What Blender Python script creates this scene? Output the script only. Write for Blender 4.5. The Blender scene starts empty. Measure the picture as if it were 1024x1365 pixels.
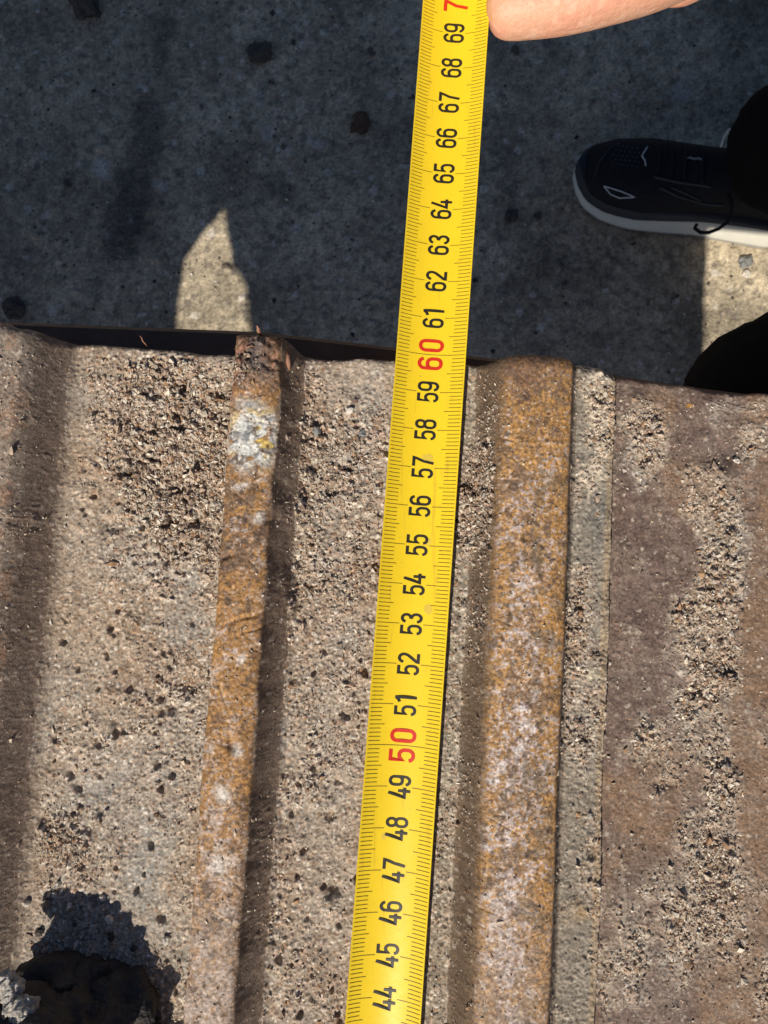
import bpy, bmesh, math, random
import numpy as np
from mathutils import Vector, Matrix
from mathutils.bvhtree import BVHTree

random.seed(7)
rng = np.random.default_rng(11)
scene = bpy.context.scene
R = math.radians

# ------------------------------------------------------------------ camera
CAM_Z, TILT, F = 0.2, R(5.0), 1025.0
cam_data = bpy.data.cameras.new("camera")
cam = bpy.data.objects.new("camera", cam_data)
scene.collection.objects.link(cam)
cam.location = (0, 0, CAM_Z)
cam.rotation_euler = (TILT, 0, 0)
cam_data.sensor_fit = 'VERTICAL'
cam_data.sensor_height = 36.0
cam_data.sensor_width = 27.0
cam_data.lens = 36.0 * F / 1365.0
cam_data.clip_start = 0.01
cam_data.clip_end = 200
cam_data.dof.use_dof = True
cam_data.dof.focus_distance = 0.205
cam_data.dof.aperture_fstop = 58
scene.camera = cam

# ------------------------------------------------------------------ light
KX, KY = 0.37, 1.0                      # shadow run per metre of height, +x and +y
to_sun = Vector((-KX, -KY, 1.0)).normalized()
world = bpy.data.worlds.new("World")
scene.world = world
world.use_nodes = True
wn = world.node_tree
sky = wn.nodes.new('ShaderNodeTexSky')
sky.sky_type = 'NISHITA'
sky.sun_disc = False
sky.sun_elevation = math.asin(to_sun.z)
sky.sun_rotation = math.atan2(to_sun.x, to_sun.y)
wn.links.new(sky.outputs[0], wn.nodes['Background'].inputs[0])
wn.nodes['Background'].inputs[1].default_value = 0.05
sky.ozone_density = 7.0
sun_data = bpy.data.lights.new("sun", 'SUN')
sun_data.energy = 5.0
sun_data.angle = R(0.53)
sun_data.color = (1.0, 0.93, 0.82)
sun = bpy.data.objects.new("sun", sun_data)
scene.collection.objects.link(sun)
sun.rotation_euler = to_sun.to_track_quat('Z', 'Y').to_euler()
scene.view_settings.view_transform = 'Standard'
scene.view_settings.look = 'None'
scene.view_settings.exposure = 0.0
scene.view_settings.gamma = 1.0

# ------------------------------------------------------------------ helpers
col = scene.collection

def un(px, py, z):
    """point of the place at height z that the photograph shows at px, py"""
    v = (682.5 - py) / F; u = (px - 512) / F
    d = (u, v * math.cos(TILT) + math.sin(TILT), v * math.sin(TILT) - math.cos(TILT))
    k = (z - CAM_Z) / d[2]
    return Vector((d[0] * k, d[1] * k, z))

def proj(X, Y, Z):
    dz = Z - CAM_Z
    v = Y * math.cos(TILT) + dz * math.sin(TILT)
    w = Y * math.sin(TILT) - dz * math.cos(TILT)
    return 512 + F * X / w, 682.5 - F * v / w

def tag(o, label=None, cat=None, group=None, kind=None):
    if label: o['label'] = label
    if cat: o['category'] = cat
    if group: o['group'] = group
    if kind: o['kind'] = kind
    return o

def link(name, me, mat=None, parent=None):
    o = bpy.data.objects.new(name, me)
    col.objects.link(o)
    if mat: me.materials.append(mat)
    if parent: o.parent = parent
    return o

def empty(name, loc=(0, 0, 0)):
    o = bpy.data.objects.new(name, None)
    o.empty_display_size = 0.02
    o.location = loc
    col.objects.link(o)
    return o

def np_mesh(name, V, Q, C=None, smooth=True, rough=None):
    """mesh from numpy arrays: V (n,3), Q (m,k) faces of one size k, C (n,3) vertex colour"""
    me = bpy.data.meshes.new(name)
    n, m, k = len(V), len(Q), Q.shape[1]
    me.vertices.add(n)
    me.vertices.foreach_set('co', np.ascontiguousarray(V, dtype=np.float32).ravel())
    me.loops.add(m * k)
    me.loops.foreach_set('vertex_index', np.ascontiguousarray(Q, dtype=np.int32).ravel())
    me.polygons.add(m)
    me.polygons.foreach_set('loop_start', np.arange(0, m * k, k, dtype=np.int32))
    me.polygons.foreach_set('loop_total', np.full(m, k, dtype=np.int32))
    me.polygons.foreach_set('use_smooth', np.full(m, smooth, dtype=bool))
    if C is not None:
        at = me.color_attributes.new('Col', 'FLOAT_COLOR', 'POINT')
        c4 = np.ones((n, 4), dtype=np.float32); c4[:, :3] = C
        if rough is not None: c4[:, 3] = rough
        at.data.foreach_set('color', c4.ravel())
    me.update(calc_edges=True)
    return me

def py_mesh(name, verts, faces, smooth=False):
    me = bpy.data.meshes.new(name)
    me.from_pydata([tuple(v) for v in verts], [], faces)
    me.update()
    for p in me.polygons: p.use_smooth = smooth
    return me

def tube_mesh(name, pts, rad, seg=8):
    pts = [Vector(p) for p in pts]
    rads = rad if isinstance(rad, (list, tuple)) else [rad] * len(pts)
    V, Fc = [], []
    up = Vector((0.13, 0.21, 1)).normalized()
    for i, p in enumerate(pts):
        d = (pts[min(i + 1, len(pts) - 1)] - pts[max(i - 1, 0)]).normalized()
        a = d.cross(up)
        if a.length < 1e-4: a = d.cross(Vector((1, 0, 0)))
        a.normalize(); b = d.cross(a)
        for k in range(seg):
            t = 2 * math.pi * k / seg
            V.append(p + (a * math.cos(t) + b * math.sin(t)) * rads[i])
    n = len(pts)
    for i in range(n - 1):
        for k in range(seg):
            Fc.append((i * seg + k, i * seg + (k + 1) % seg, (i + 1) * seg + (k + 1) % seg, (i + 1) * seg + k))
    Fc.append(tuple(reversed(range(seg)))); Fc.append(tuple(range((n - 1) * seg, n * seg)))
    return py_mesh(name, V, Fc, True)

# numpy noise --------------------------------------------------------
def h01(ix, iy, seed):
    x = (ix.astype(np.int64) * 374761393 + iy.astype(np.int64) * 668265263 + seed * 974711) & 0xFFFFFFFF
    x = ((x ^ (x >> 13)) * 1274126177) & 0xFFFFFFFF
    x = ((x ^ (x >> 16)) * 2246822519) & 0xFFFFFFFF
    x = x ^ (x >> 15)
    return (x & 0xFFFFFF) / float(0x1000000)

def vnoise(x, y, seed):
    ix = np.floor(x); iy = np.floor(y)
    fx = x - ix; fy = y - iy
    ix = ix.astype(np.int64); iy = iy.astype(np.int64)
    ux = fx * fx * fx * (fx * (fx * 6 - 15) + 10); uy = fy * fy * fy * (fy * (fy * 6 - 15) + 10)
    a = h01(ix, iy, seed); b = h01(ix + 1, iy, seed); c = h01(ix, iy + 1, seed); d = h01(ix + 1, iy + 1, seed)
    return (a + (b - a) * ux + (c - a) * uy + (a - b - c + d) * ux * uy) * 2 - 1

def fbm(x, y, seed, octv=4, gain=0.5):
    r = 0; amp = 1; tot = 0
    for o in range(octv):
        ang = 0.6 * o + 0.3
        xr = x * math.cos(ang) - y * math.sin(ang); yr = x * math.sin(ang) + y * math.cos(ang)
        r = r + amp * vnoise(xr * 2 ** o, yr * 2 ** o, seed + 17 * o); tot += amp; amp *= gain
    return r / tot

def grains(x, y, c, seed, dens):
    """bumps of separate grains; returns height (in units of c) and a random id per grain"""
    gx = x / c; gy = y / c
    ix = np.floor(gx).astype(np.int64); iy = np.floor(gy).astype(np.int64)
    best = np.zeros_like(x); gid = np.zeros_like(x)
    for dx in (-1, 0, 1):
        for dy in (-1, 0, 1):
            jx = ix + dx; jy = iy + dy
            k = h01(jx, jy, seed + 3)
            px = jx + h01(jx, jy, seed); py = jy + h01(jx, jy, seed + 1)
            rr = 0.32 + 0.42 * h01(jx, jy, seed + 2)
            an = h01(jx, jy, seed + 4) * math.pi; el = 0.55 + 0.45 * h01(jx, jy, seed + 5)
            ex = gx - px; ey = gy - py
            ca = np.cos(an); sa = np.sin(an)
            u = (ex * ca + ey * sa) / rr; v = (-ex * sa + ey * ca) / (rr * el)
            d2 = u * u + v * v
            tilt = 1 + 0.5 * (u * (h01(jx, jy, seed + 6) - .5) + v * (h01(jx, jy, seed + 7) - .5))
            hh = np.where((d2 < 1) & (k < dens), np.sqrt(np.maximum(0, 1 - d2 * d2)) * rr * (0.5 + 0.8 * h01(jx, jy, seed + 8)) * tilt, 0)
            m = hh > best
            best = np.where(m, hh, best); gid = np.where(m, h01(jx, jy, seed + 9), gid)
    return best, gid

def sstep(a, b, x):
    t = np.clip((x - a) / (b - a), 0, 1)
    return t * t * (3 - 2 * t)

def lstep(a, b, x):
    t = np.clip((x - a) / (b - a), 0, 1)
    return 0.65 * t + 0.35 * t * t * (3 - 2 * t)

def lerp3(C, c, m):
    return C + (np.asarray(c)[None, :] - C) * m[:, None]

def srgb(r, g, b):
    f = lambda c: ((c / 255 + 0.055) / 1.055) ** 2.4 if c > 10 else c / 255 / 12.92
    return (f(r), f(g), f(b))

# materials ----------------------------------------------------------
def mat_new(name):
    m = bpy.data.materials.new(name); m.use_nodes = True
    return m, m.node_tree, m.node_tree.nodes['Principled BSDF']

def simple_mat(name, c, rough=0.6, metal=0.0, spec=0.5, nscale=60, namp=0.25, bump=0.0, bscale=400, sss=0.0):
    m, nt, b = mat_new(name)
    tc = nt.nodes.new('ShaderNodeTexCoord')
    n = nt.nodes.new('ShaderNodeTexNoise'); n.inputs['Scale'].default_value = nscale; n.inputs['Detail'].default_value = 6
    nt.links.new(tc.outputs['Object'], n.inputs['Vector'])
    mx = nt.nodes.new('ShaderNodeMix'); mx.data_type = 'RGBA'
    mx.inputs[6].default_value = tuple(max(0, v * (1 - namp)) for v in c) + (1,)
    mx.inputs[7].default_value = tuple(min(1, v * (1 + namp)) for v in c) + (1,)
    nt.links.new(n.outputs['Fac'], mx.inputs[0]); nt.links.new(mx.outputs[2], b.inputs['Base Color'])
    b.inputs['Roughness'].default_value = rough; b.inputs['Metallic'].default_value = metal
    b.inputs['Specular IOR Level'].default_value = spec
    if sss:
        b.inputs['Subsurface Weight'].default_value = sss
        b.inputs['Subsurface Radius'].default_value = (0.004, 0.0015, 0.0008); b.inputs['Subsurface Scale'].default_value = 1.0
    if bump:
        n2 = nt.nodes.new('ShaderNodeTexNoise'); n2.inputs['Scale'].default_value = bscale; n2.inputs['Detail'].default_value = 5
        nt.links.new(tc.outputs['Object'], n2.inputs['Vector'])
        bp = nt.nodes.new('ShaderNodeBump'); bp.inputs['Strength'].default_value = 1.0; bp.inputs['Distance'].default_value = bump
        nt.links.new(n2.outputs['Fac'], bp.inputs['Height']); nt.links.new(bp.outputs[0], b.inputs['Normal'])
    return m

def attr_mat(name, rough=0.85, bump=0.00012, bscale=2600, spec=0.35, namp=0.35):
    m, nt, b = mat_new(name)
    at = nt.nodes.new('ShaderNodeVertexColor'); at.layer_name = 'Col'
    tc = nt.nodes.new('ShaderNodeTexCoord')
    n = nt.nodes.new('ShaderNodeTexNoise'); n.inputs['Scale'].default_value = bscale * 0.6; n.inputs['Detail'].default_value = 3
    nt.links.new(tc.outputs['Object'], n.inputs['Vector'])
    mr = nt.nodes.new('ShaderNodeMapRange'); mr.inputs[1].default_value = 0.25; mr.inputs[2].default_value = 0.75
    mr.inputs[3].default_value = 1 - namp; mr.inputs[4].default_value = 1 + namp
    nt.links.new(n.outputs['Fac'], mr.inputs[0])
    mx = nt.nodes.new('ShaderNodeVectorMath'); mx.operation = 'SCALE'
    nt.links.new(at.outputs['Color'], mx.inputs[0]); nt.links.new(mr.outputs[0], mx.inputs['Scale'])
    nt.links.new(mx.outputs[0], b.inputs['Base Color'])
    nt.links.new(at.outputs['Alpha'], b.inputs['Roughness'])
    b.inputs['Specular IOR Level'].default_value = spec
    n2 = nt.nodes.new('ShaderNodeTexNoise'); n2.inputs['Scale'].default_value = bscale; n2.inputs['Detail'].default_value = 3
    nt.links.new(tc.outputs['Object'], n2.inputs['Vector'])
    bp = nt.nodes.new('ShaderNodeBump'); bp.inputs['Strength'].default_value = 0.8; bp.inputs['Distance'].default_value = bump
    nt.links.new(n2.outputs['Fac'], bp.inputs['Height']); nt.links.new(bp.outputs[0], b.inputs['Normal'])
    return m

M_STEEL = attr_mat("rusty_dirty_steel", namp=0.5, bump=0.00016)
M_GRIT = attr_mat("grit_grains", namp=0.2)
M_GROUND = attr_mat("concrete_ground", bscale=420, bump=0.0012, namp=0.42)
M_BAND = simple_mat("oily_brown_steel", (0.12, 0.075, 0.05), 0.7, nscale=90, namp=0.5, bump=0.0006, bscale=250)
M_PLATE = simple_mat("shade_plate_rust", (0.16, 0.09, 0.06), 0.8, nscale=40, namp=0.5, bump=0.001, bscale=120)

# ------------------------------------------------------------------ ground
GZ = -0.75
def build_ground():
    gx = np.concatenate([[-12, -6, -3, -1.6, -1.0], np.arange(-0.62, 0.6201, 0.0028), [1.0, 1.6, 3, 6, 12]])
    gy = np.concatenate([[-12, -6, -3, -1.2, -0.4, 0.0], np.arange(0.14, 0.8401, 0.0028), [1.2, 1.8, 3, 6, 12]])
    X, Y = np.meshgrid(gx, gy)
    x = X.ravel(); y = Y.ravel()
    fine = ((np.abs(x) < 0.63) & (y > 0.13) & (y < 0.85)).astype(float)
    g1, i1 = grains(x, y, 0.0085, 50, 0.26)
    g2, i2 = grains(x, y, 0.012, 60, 0.004)
    rough = fbm(x * 55, y * 55, 70, 4)
    rough2 = fbm(x * 190, y * 190, 75, 3)
    z = fine * (0.0011 * rough + 0.0012 * rough2 + g1 * 0.011 * 0.30 * sstep(-0.2, .35, fbm(x * 12, y * 12, 71, 3)) + g2 * 0.028 * 0.28)
    base = np.tile(np.array([[0.50, 0.415, 0.29]]), (len(x), 1))
    n = fbm(x * 14, y * 14, 80, 6, .55)
    base *= (0.87 + 0.52 * n)[:, None]
    n2 = fbm(x * 120, y * 120, 81, 4, .65)
    base *= (1 + 0.55 * n2)[:, None]
    dark = sstep(0.15, 0.5, fbm(x * 130, y * 130, 82, 4, .6)) * 0.5
    base = lerp3(base, (0.09, 0.08, 0.07), dark)
    base = lerp3(base, (0.16, 0.14, 0.12), 0.55 * ((g1 > .1) & (i1 > .7)).astype(float))
    base = lerp3(base, (0.62, 0.56, 0.47), 0.8 * ((g1 > .1) & (i1 < .10)).astype(float))
    base = lerp3(base, (0.05, 0.04, 0.035), 0.8 * ((g2 > .1) & (i2 > .3)).astype(float))
    px, py = proj(x, y, np.full_like(x, GZ))
    px = px + 9 * fbm(x * 60, y * 60, 90, 3); py = py + 9 * fbm(x * 60, y * 60, 91, 3)
    def streak(x0, y0, x1, y1, w, soft=1.0):
        dx, dy = x1 - x0, y1 - y0; L2 = dx * dx + dy * dy
        t = np.clip(((px - x0) * dx + (py - y0) * dy) / L2, 0, 1)
        d = np.hypot(px - x0 - t * dx, py - y0 - t * dy)
        return 1 - sstep(w * .45, w * 1.3, d)
    # damp oily drip marks on the concrete
    base = lerp3(base, (0.045, 0.04, 0.04), 0.62 * streak(205, 150, 160, 330, 26))
    base = lerp3(base, (0.05, 0.045, 0.045), 0.45 * streak(222, 30, 212, 90, 14))
    base = lerp3(base, (0.05, 0.045, 0.045), 0.45 * streak(360, 245, 385, 262, 18))
    for cx, cy, r, a in ((132, 222, 11, .8), (355, 178, 9, .6), (418, 190, 8, .5), (388, 300, 7, .6), (55, 205, 7, .5), (905, 118, 12, .5), (212, 245, 6, .5)):  # pale blotches; the far right one paints a small sun spot
        base = lerp3(base, (0.60, 0.56, 0.50), a * streak(cx, cy, cx + 6, cy + 3, r))
    inner = lambda v, a, b: np.clip((v - a) / (b - a), 0, 1)
    ef = inner(-np.abs(x), -.615, -.575) * inner(-y, -.835, -.80) * inner(y, .142, .165)
    base = lerp3(base, (0.40, 0.335, 0.24), 1 - ef)
    nx, ny = len(gx), len(gy)
    I = np.arange(nx * ny).reshape(ny, nx)
    Q = np.stack([I[:-1, :-1], I[:-1, 1:], I[1:, 1:], I[1:, :-1]], -1).reshape(-1, 4)
    o = link('ground', np_mesh('ground', np.stack([x, y, z + GZ], 1), Q, np.clip(base, .01, .9), rough=0.9), M_GROUND)
    tag(o, kind='structure')
build_ground()

def octa(n, size, x, y, z, flat):
    base = np.array([(1, 0, 0), (-1, 0, 0), (0, 1, 0), (0, -1, 0), (0, 0, 1), (0, 0, -1)], float)
    fc = np.array([(0, 2, 4), (2, 1, 4), (1, 3, 4), (3, 0, 4), (2, 0, 5), (1, 2, 5), (3, 1, 5), (0, 3, 5)])
    Vv = base[None] * (1 + rng.uniform(-.3, .3, (n, 6, 1))) + rng.uniform(-.25, .25, (n, 6, 3))
    an = rng.uniform(0, 6.28, n); ca, sa = np.cos(an), np.sin(an)
    Vv = np.stack([Vv[..., 0] * ca[:, None] - Vv[..., 1] * sa[:, None], Vv[..., 0] * sa[:, None] + Vv[..., 1] * ca[:, None], Vv[..., 2] * flat], -1) * size[:, None, None]
    Vv += np.stack([x, y, z], 1)[:, None, :]
    return Vv.reshape(-1, 3), (fc[None] + (np.arange(n) * 6)[:, None, None]).reshape(-1, 3)

def build_ground_grit():
    n = 5200
    x = rng.uniform(-.6, .6, n); y = rng.uniform(.16, .84, n)
    ok = rng.random(n) < sstep(-.35, .45, fbm(x * 14, y * 14, 95, 3)) + .12
    x, y = x[ok], y[ok]; n = len(x)
    size = np.clip(np.exp(rng.normal(math.log(.0011), .5, n)), .0005, .0042)
    V, Q = octa(n, size, x, y, np.full(n, GZ + .0006), .6)
    pal = np.array([(.50, .44, .36), (.62, .57, .50), (.10, .085, .07), (.06, .05, .045), (.30, .26, .20), (.20, .15, .11), (.07, .06, .05)])
    C = np.repeat((pal[rng.integers(0, len(pal), n)] * rng.uniform(.8, 1.2, (n, 1)))[:, None, :], 6, 1).reshape(-1, 3)
    o = link('ground_grit', np_mesh('ground_grit', V, Q, np.clip(C, .02, .8), smooth=False, rough=.9), M_GROUND)
    tag(o, 'fine dark and pale grit scattered over the shaded concrete ground', 'grit', kind='stuff')
build_ground_grit()

# ------------------------------------------------------------------ track shoes
AZ = R(3.3)
CA, SA = math.cos(AZ), math.sin(AZ)
def to_world(s, t): return s * CA + t * SA, -s * SA + t * CA
def to_local(x, y): return x * CA - y * SA, x * SA + y * CA
T_END = 0.0580

def macro(s, t):
    """big shape across the shoe: three worn grousers, the lapping lip, next shoe's plate"""
    wob = 0.00035 * fbm(s * 0 + 3.3, t * 60, 5, 2) + 0.00012 * fbm(s * 300, t * 300, 6, 2)
    ss = s + wob
    fall = lambda a, b: np.clip((b - ss) / (b - a), 0, 1) ** 1.55
    z = 0.0112 * lstep(-0.1180, -0.1125, ss) * (0.35 * fall(-0.0945, -0.0836) + 0.65 * (1 - sstep(-0.0945, -0.0842, ss)))
    z = z + 0.0114 * lstep(-0.0424, -0.0408, ss) * fall(-0.0290 + 0.0010 * fbm(s * 0 + 1.1, t * 90, 7, 2), -0.0220)
    up3 = sstep(0.0205, 0.0272, ss) ** 1.25
    r3 = 0.0104 * up3 - 0.0052 * sstep(0.0444, 0.0472, ss) - 0.0044 * lstep(0.0568, 0.0578, ss)
    z = z + r3
    # worn crowns
    z = z - 0.0013 * np.clip(np.abs((ss + 0.0350) / 0.0062), 0, 1.0) ** 4 * sstep(-.0424, -.0410, ss) * (1 - sstep(-.0286, -.0225, ss))
    z = z - 0.0019 * np.clip(np.abs((ss - 0.0360) / 0.0096), 0, 1.0) ** 3.5 * sstep(.0215, .0268, ss) * (1 - sstep(.0452, .0476, ss))
    z = z + 0.0008 * sstep(0.086, 0.104, ss)
    return z

def blob(px, py, cx, cy, rx, ry, ang=0.0, p=1.0):
    a = math.radians(ang)
    dx = (px - cx); dy = (py - cy)
    u = (dx * math.cos(a) + dy * math.sin(a)) / rx; v = (-dx * math.sin(a) + dy * math.cos(a)) / ry
    return np.exp(-(u * u + v * v) ** p)

def build_shoes():
    s_ax = np.concatenate([np.arange(-0.150, -0.1172, 0.0012), np.arange(-0.1170, 0.1120, 0.00025), np.arange(0.1125, 0.1555, 0.0012)])
    t_ax = np.concatenate([np.arange(-0.542, -0.1225, 0.006), np.arange(-0.1220, T_END + 1e-6, 0.00025)])
    S, T = np.meshgrid(s_ax, t_ax)
    s = S.ravel().copy(); t = T.ravel().copy()
    H0 = macro(s, t)
    x, y = to_world(s, t)
    px0, py0 = proj(x, y, H0)
    wn1 = fbm(s * 160, t * 160, 20, 4); wn2 = fbm(s * 160, t * 160, 21, 4)
    wl1 = fbm(s * 55, t * 55, 22, 3); wl2 = fbm(s * 55, t * 55, 23, 3)
    px = px0 + 20 * wn1 + 34 * wl1; py = py0 + 20 * wn2 + 40 * wl2
    # zones of the section -------------------------------------------------
    s_real = s; s = s + 0.00045 * wn1 + 0.0003 * fbm(s * 900, t * 900, 24, 2)
    top1 = (s < -0.0918) & (s > -0.113); face1 = (s >= -0.0918) & (s < -0.0862)
    top2 = (s > -0.0416) & (s < -0.0290); face2 = (s >= -0.0290) & (s < -0.0238)
    val1 = (s >= -0.0862) & (s <= -0.0416); val2 = (s >= -0.0238) & (s < 0.0215)
    face3 = (s >= 0.0215) & (s < 0.0262)
    top3 = (s >= 0.0262) & (s < 0.0457); lip = (s >= 0.0457) & (s < 0.0572); plateB = s >= 0.0572
    s = s_real
    f = lambda m: m.astype(float)
    # crust density D (0 smooth .. 1 loose coarse) ---------------------------
    nz = fbm(s * 110, t * 110, 30, 4)
    nz = nz + .30 * fbm(s * 330, t * 330, 32, 3); nb = fbm(s * 45, t * 45, 31, 3)
    D = np.zeros_like(s)
    d1 = 0.36 + 0.42 * nz
    d1 = d1 + 0.75 * blob(px, py, 240, 600, 95, 170, 0, 1.4) + 0.4 * blob(px, py, 150, 500, 110, 60) + 0.35 * blob(px, py, 60, 1090, 60, 60)
    d1 = d1 + 0.35 * blob(px, py, 240, 900, 55, 70) - 0.45 * blob(px, py, 110, 640, 40, 120) - 0.4 * blob(px, py, 150, 470, 40, 24)
    d1 = d1 - 0.45 * blob(px, py, 195, 1195, 34, 70) - 0.35 * blob(px, py, 110, 860, 70, 90) - 0.30 * blob(px, py, 235, 845, 32, 28) - 0.35 * blob(px, py, 160, 1050, 60, 60)
    d1 = d1 - 0.5 * sstep(-0.080, -0.0862, s) - 0.55 * sstep(0.0545, 0.0575, t)
    D += f(val1) * d1
    d2 = 0.42 + 0.42 * nz + 0.35 * blob(px, py, 430, 640, 70, 160) - 0.5 * blob(px, py, 480, 500, 60, 30) - 0.3 * blob(px, py, 450, 1150, 60, 60)
    d2 = np.where(s > 0.008, 0.30 + 0.4 * nz + 0.75 * blob(px, py, 640, 640, 28, 160, 3), d2) - 0.5 * sstep(0.0545, 0.0575, t)
    D += f(val2) * d2
    dl = 0.30 + 0.5 * nz + 0.7 * blob(px, py, 792, 560, 22, 80) + 0.7 * blob(px, py, 775, 800, 26, 60) + 0.6 * blob(px, py, 770, 960, 26, 90) - 0.8 * blob(px, py, 800, 690, 34, 48)
    dl = dl - 0.5 * blob(px, py, 765, 1270, 24, 90)
    D += f(lip) * dl
    band = 955 - 0.02 * (py - 600)
    db = -0.02 + 0.42 * nz + 0.55 * fbm(s * 150, t * 50, 33, 4) + 0.95 * blob(px, py, 862, 580, 44, 66, 0, 1.5) + 0.85 * blob(px, py, 955, 780, 48, 225, 0, 1.6) + 0.55 * blob(px, py, 935, 1120, 80, 190, 12) + 0.42 * blob(px, py, 945, 1270, 100, 140) + 0.25 * blob(px, py, 965, 560, 30, 60) + 0.2 * blob(px, py, 880, 1010, 30, 40) + 0.7 * blob(px, py, 845, 980, 35, 22, -35) + 0.8 * blob(px, py, 815, 1290, 34, 60)
    D += f(plateB) * db
    D += f(face3) * (0.15 + 0.5 * nz + 0.8 * blob(px, py, 645, 640, 30, 150)) + f(face2) * (0.12 + 0.45 * nz) + f(face1) * (0.15 + 0.45 * nz)
    D += f(top1) * (0.25 + 0.4 * nz) + f(top2) * (0.02 + 0.22 * nz + 0.7 * blob(px, py, 330, 480, 60, 28)) + f(top3) * (0.0 + 0.2 * nz + 0.25 * blob(px, py, 700, 500, 60, 25))
    D = np.clip(D, 0, 1.15)
    Ds = np.clip(D, 0, 1)
    # fine shapes ------------------------------------------------------------
    gA, iA = grains(s, t, 0.00085, 100, 0.58 + 0.4 * Ds)
    gB, iB = grains(s, t, 0.00150, 130, 0.02 + 0.60 * Ds ** 1.5)
    gC, iC = grains(s, t, 0.0032, 160, 0.22 * Ds ** 2)
    finef = f((s > -0.1172) & (s < 0.1125) & (t > -0.1222))
    crust = 0.00085 * gA * ((0.18 + 0.26 * f(val1 | val2 | lip)) + 0.45 * Ds) + 0.0015 * gB * 0.62 * Ds + 0.0032 * gC * 0.42 * Ds
    flake = fbm(s * 420, t * 420, 40, 3) * 0.00042 * Ds
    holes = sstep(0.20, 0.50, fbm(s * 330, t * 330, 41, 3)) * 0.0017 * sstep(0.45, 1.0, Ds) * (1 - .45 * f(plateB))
    lumps = 0.0007 * nb * Ds + 0.0005 * nz * f(val1 | val2 | lip | plateB)
    metal = 0.00010 * fbm(s * 500, t * 300, 43, 3) + 0.00020 * nz + 0.00011 * fbm(s * 1300, t * 1300, 44, 2) * f(top1 | top2 | top3 | lip)
    hfine = crust + flake - holes + lumps + metal * (1 - 0.5 * Ds)
    # pits and chips the photo shows
    for cx, cy, rx, ry, dp in ((302, 743, 11, 4, .0010), (310, 992, 8, 10, .0013), (362, 690, 10, 9, .0009), (325, 822, 28, 3, .0005), (338, 838, 18, 2.5, .0004),
                               (120, 1108, 8, 8, .001), (60, 1095, 12, 9, .0013), (720, 590, 60, 2.2, -.0002), (250, 915, 12, 14, .0016), (233, 943, 7, 9, .0014),
                               (133, 990, 5, 8, .0012), (152, 967, 4, 8, .0012), (105, 1048, 6, 9, .0016), (95, 1030, 5, 6, .0012), (445, 1188, 10, 14, .0017), (440, 1085, 8, 8, .0012),
                               (395, 750, 14, 36, .0016), (398, 790, 10, 20, .0012), (437, 655, 9, 9, .0012), (960, 608, 20, 15, .0016), (875, 548, 9, 11, .0012),
                               (885, 1045, 14, 10, .0012), (800, 862, 11, 16, .0012), (762, 868, 8, 20, .0010), (790, 1135, 5, 12, .0012), (228, 640, 26, 18, .0012), (180, 560, 14, 12, .001),
                               (270, 650, 14, 9, .0014), (245, 512, 12, 9, .0012), (150, 700, 16, 12, .0009), (275, 745, 8, 12, .0012), (280, 700, 8, 8, .001)):
        hfine = hfine - dp * blob(px0 + 5 * wn1, py0 + 5 * wn2, cx, cy, rx, ry, -20 if cx in (302, 325, 338) else 0, 1.6)
    # scattered pointed pits in the caked dirt
    for k in range(120):
        cx = random.choice([random.uniform(-.083, -.045), random.uniform(-.083, -.045), random.uniform(-.021, .004)]); cy = random.uniform(-.118, .045)
        r = random.uniform(.00035, .0009); m = (np.abs(s - cx) < .005) & (np.abs(t - cy) < .005)
        an_ = random.uniform(-.5, .5); du = s[m] - cx + .0007 * wn1[m]; dv = t[m] - cy + .0007 * wn2[m]; u = du * math.cos(an_) + dv * math.sin(an_); v = dv * math.cos(an_) - du * math.sin(an_); w_ = r * (1 - .35 * np.clip(v / (2 * r), -1, 1)); q_ = (u / w_) ** 2 + (v / (r * random.uniform(1.2, 2.2))) ** 2
        hfine[m] -= random.uniform(.0007, .0016) * np.exp(-q_ ** 2)
        hfine[m] += .0004 * np.exp(-((u / (1.6 * r)) ** 2 + ((v + 2.2 * r) / r) ** 2))
    # scratches on the worn crowns
    tipm = f(top2) * sstep(0.0455, 0.0505, t)
    hfine = hfine + tipm * (0.0014 * fbm(s * 330, t * 330, 48, 4) + 0.0008 * fbm(s * 900, t * 900, 49, 2))
    scr = np.zeros_like(s)
    for k in range(46):
        if k % 3: cx = random.uniform(-0.0405, -0.030); lim = top2
        else: cx = random.uniform(0.028, 0.044); lim = top3
        cy = random.uniform(-0.115, 0.05); an = random.gauss(-0.6, 0.55); L = random.uniform(0.002, 0.007)
        u = (s - cx) * math.cos(an) + (t - cy) * math.sin(an); v = -(s - cx) * math.sin(an) + (t - cy) * math.cos(an) + 6 * u * u
        scr = scr + f(lim) * np.exp(-(v / 0.00022) ** 2) * (1 - sstep(L * .6, L, np.abs(u))) * random.uniform(.5, 1)
    scr = np.clip(scr, 0, 1)
    hfine = hfine - 0.00028 * scr
    # under the tape the dirt is pressed flat
    tc_a, tc_b = un(515.2, 1300, .0045), un(607.8, 15.6, .0045)
    fr = (y - tc_a.y) / (tc_b.y - tc_a.y); dxt = np.abs(x - (tc_a.x + fr * (tc_b.x - tc_a.x)))
    Z = H0 + hfine * finef
    Z = np.where((dxt < 0.010) & (Z > 0.0013) & (s < .03), 0.0013, Z)
    # rounded, slightly ragged end
    te_n = 0.0010 * fbm(s * 90, t * 0 + 1.7, 47, 4)
    rr = np.where(top1 | top2 | top3, 0.0040, np.where(face1 | face2 | face3 | lip, 0.0034, 0.0018))
    k1 = np.ones(9) / 9
    rr2 = rr.reshape(S.shape)
    rr2 = np.stack([np.convolve(np.pad(rr2[0], 12, mode='edge'), np.ones(25) / 25, mode='valid')] * S.shape[0])
    rr = rr2.ravel()
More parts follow.
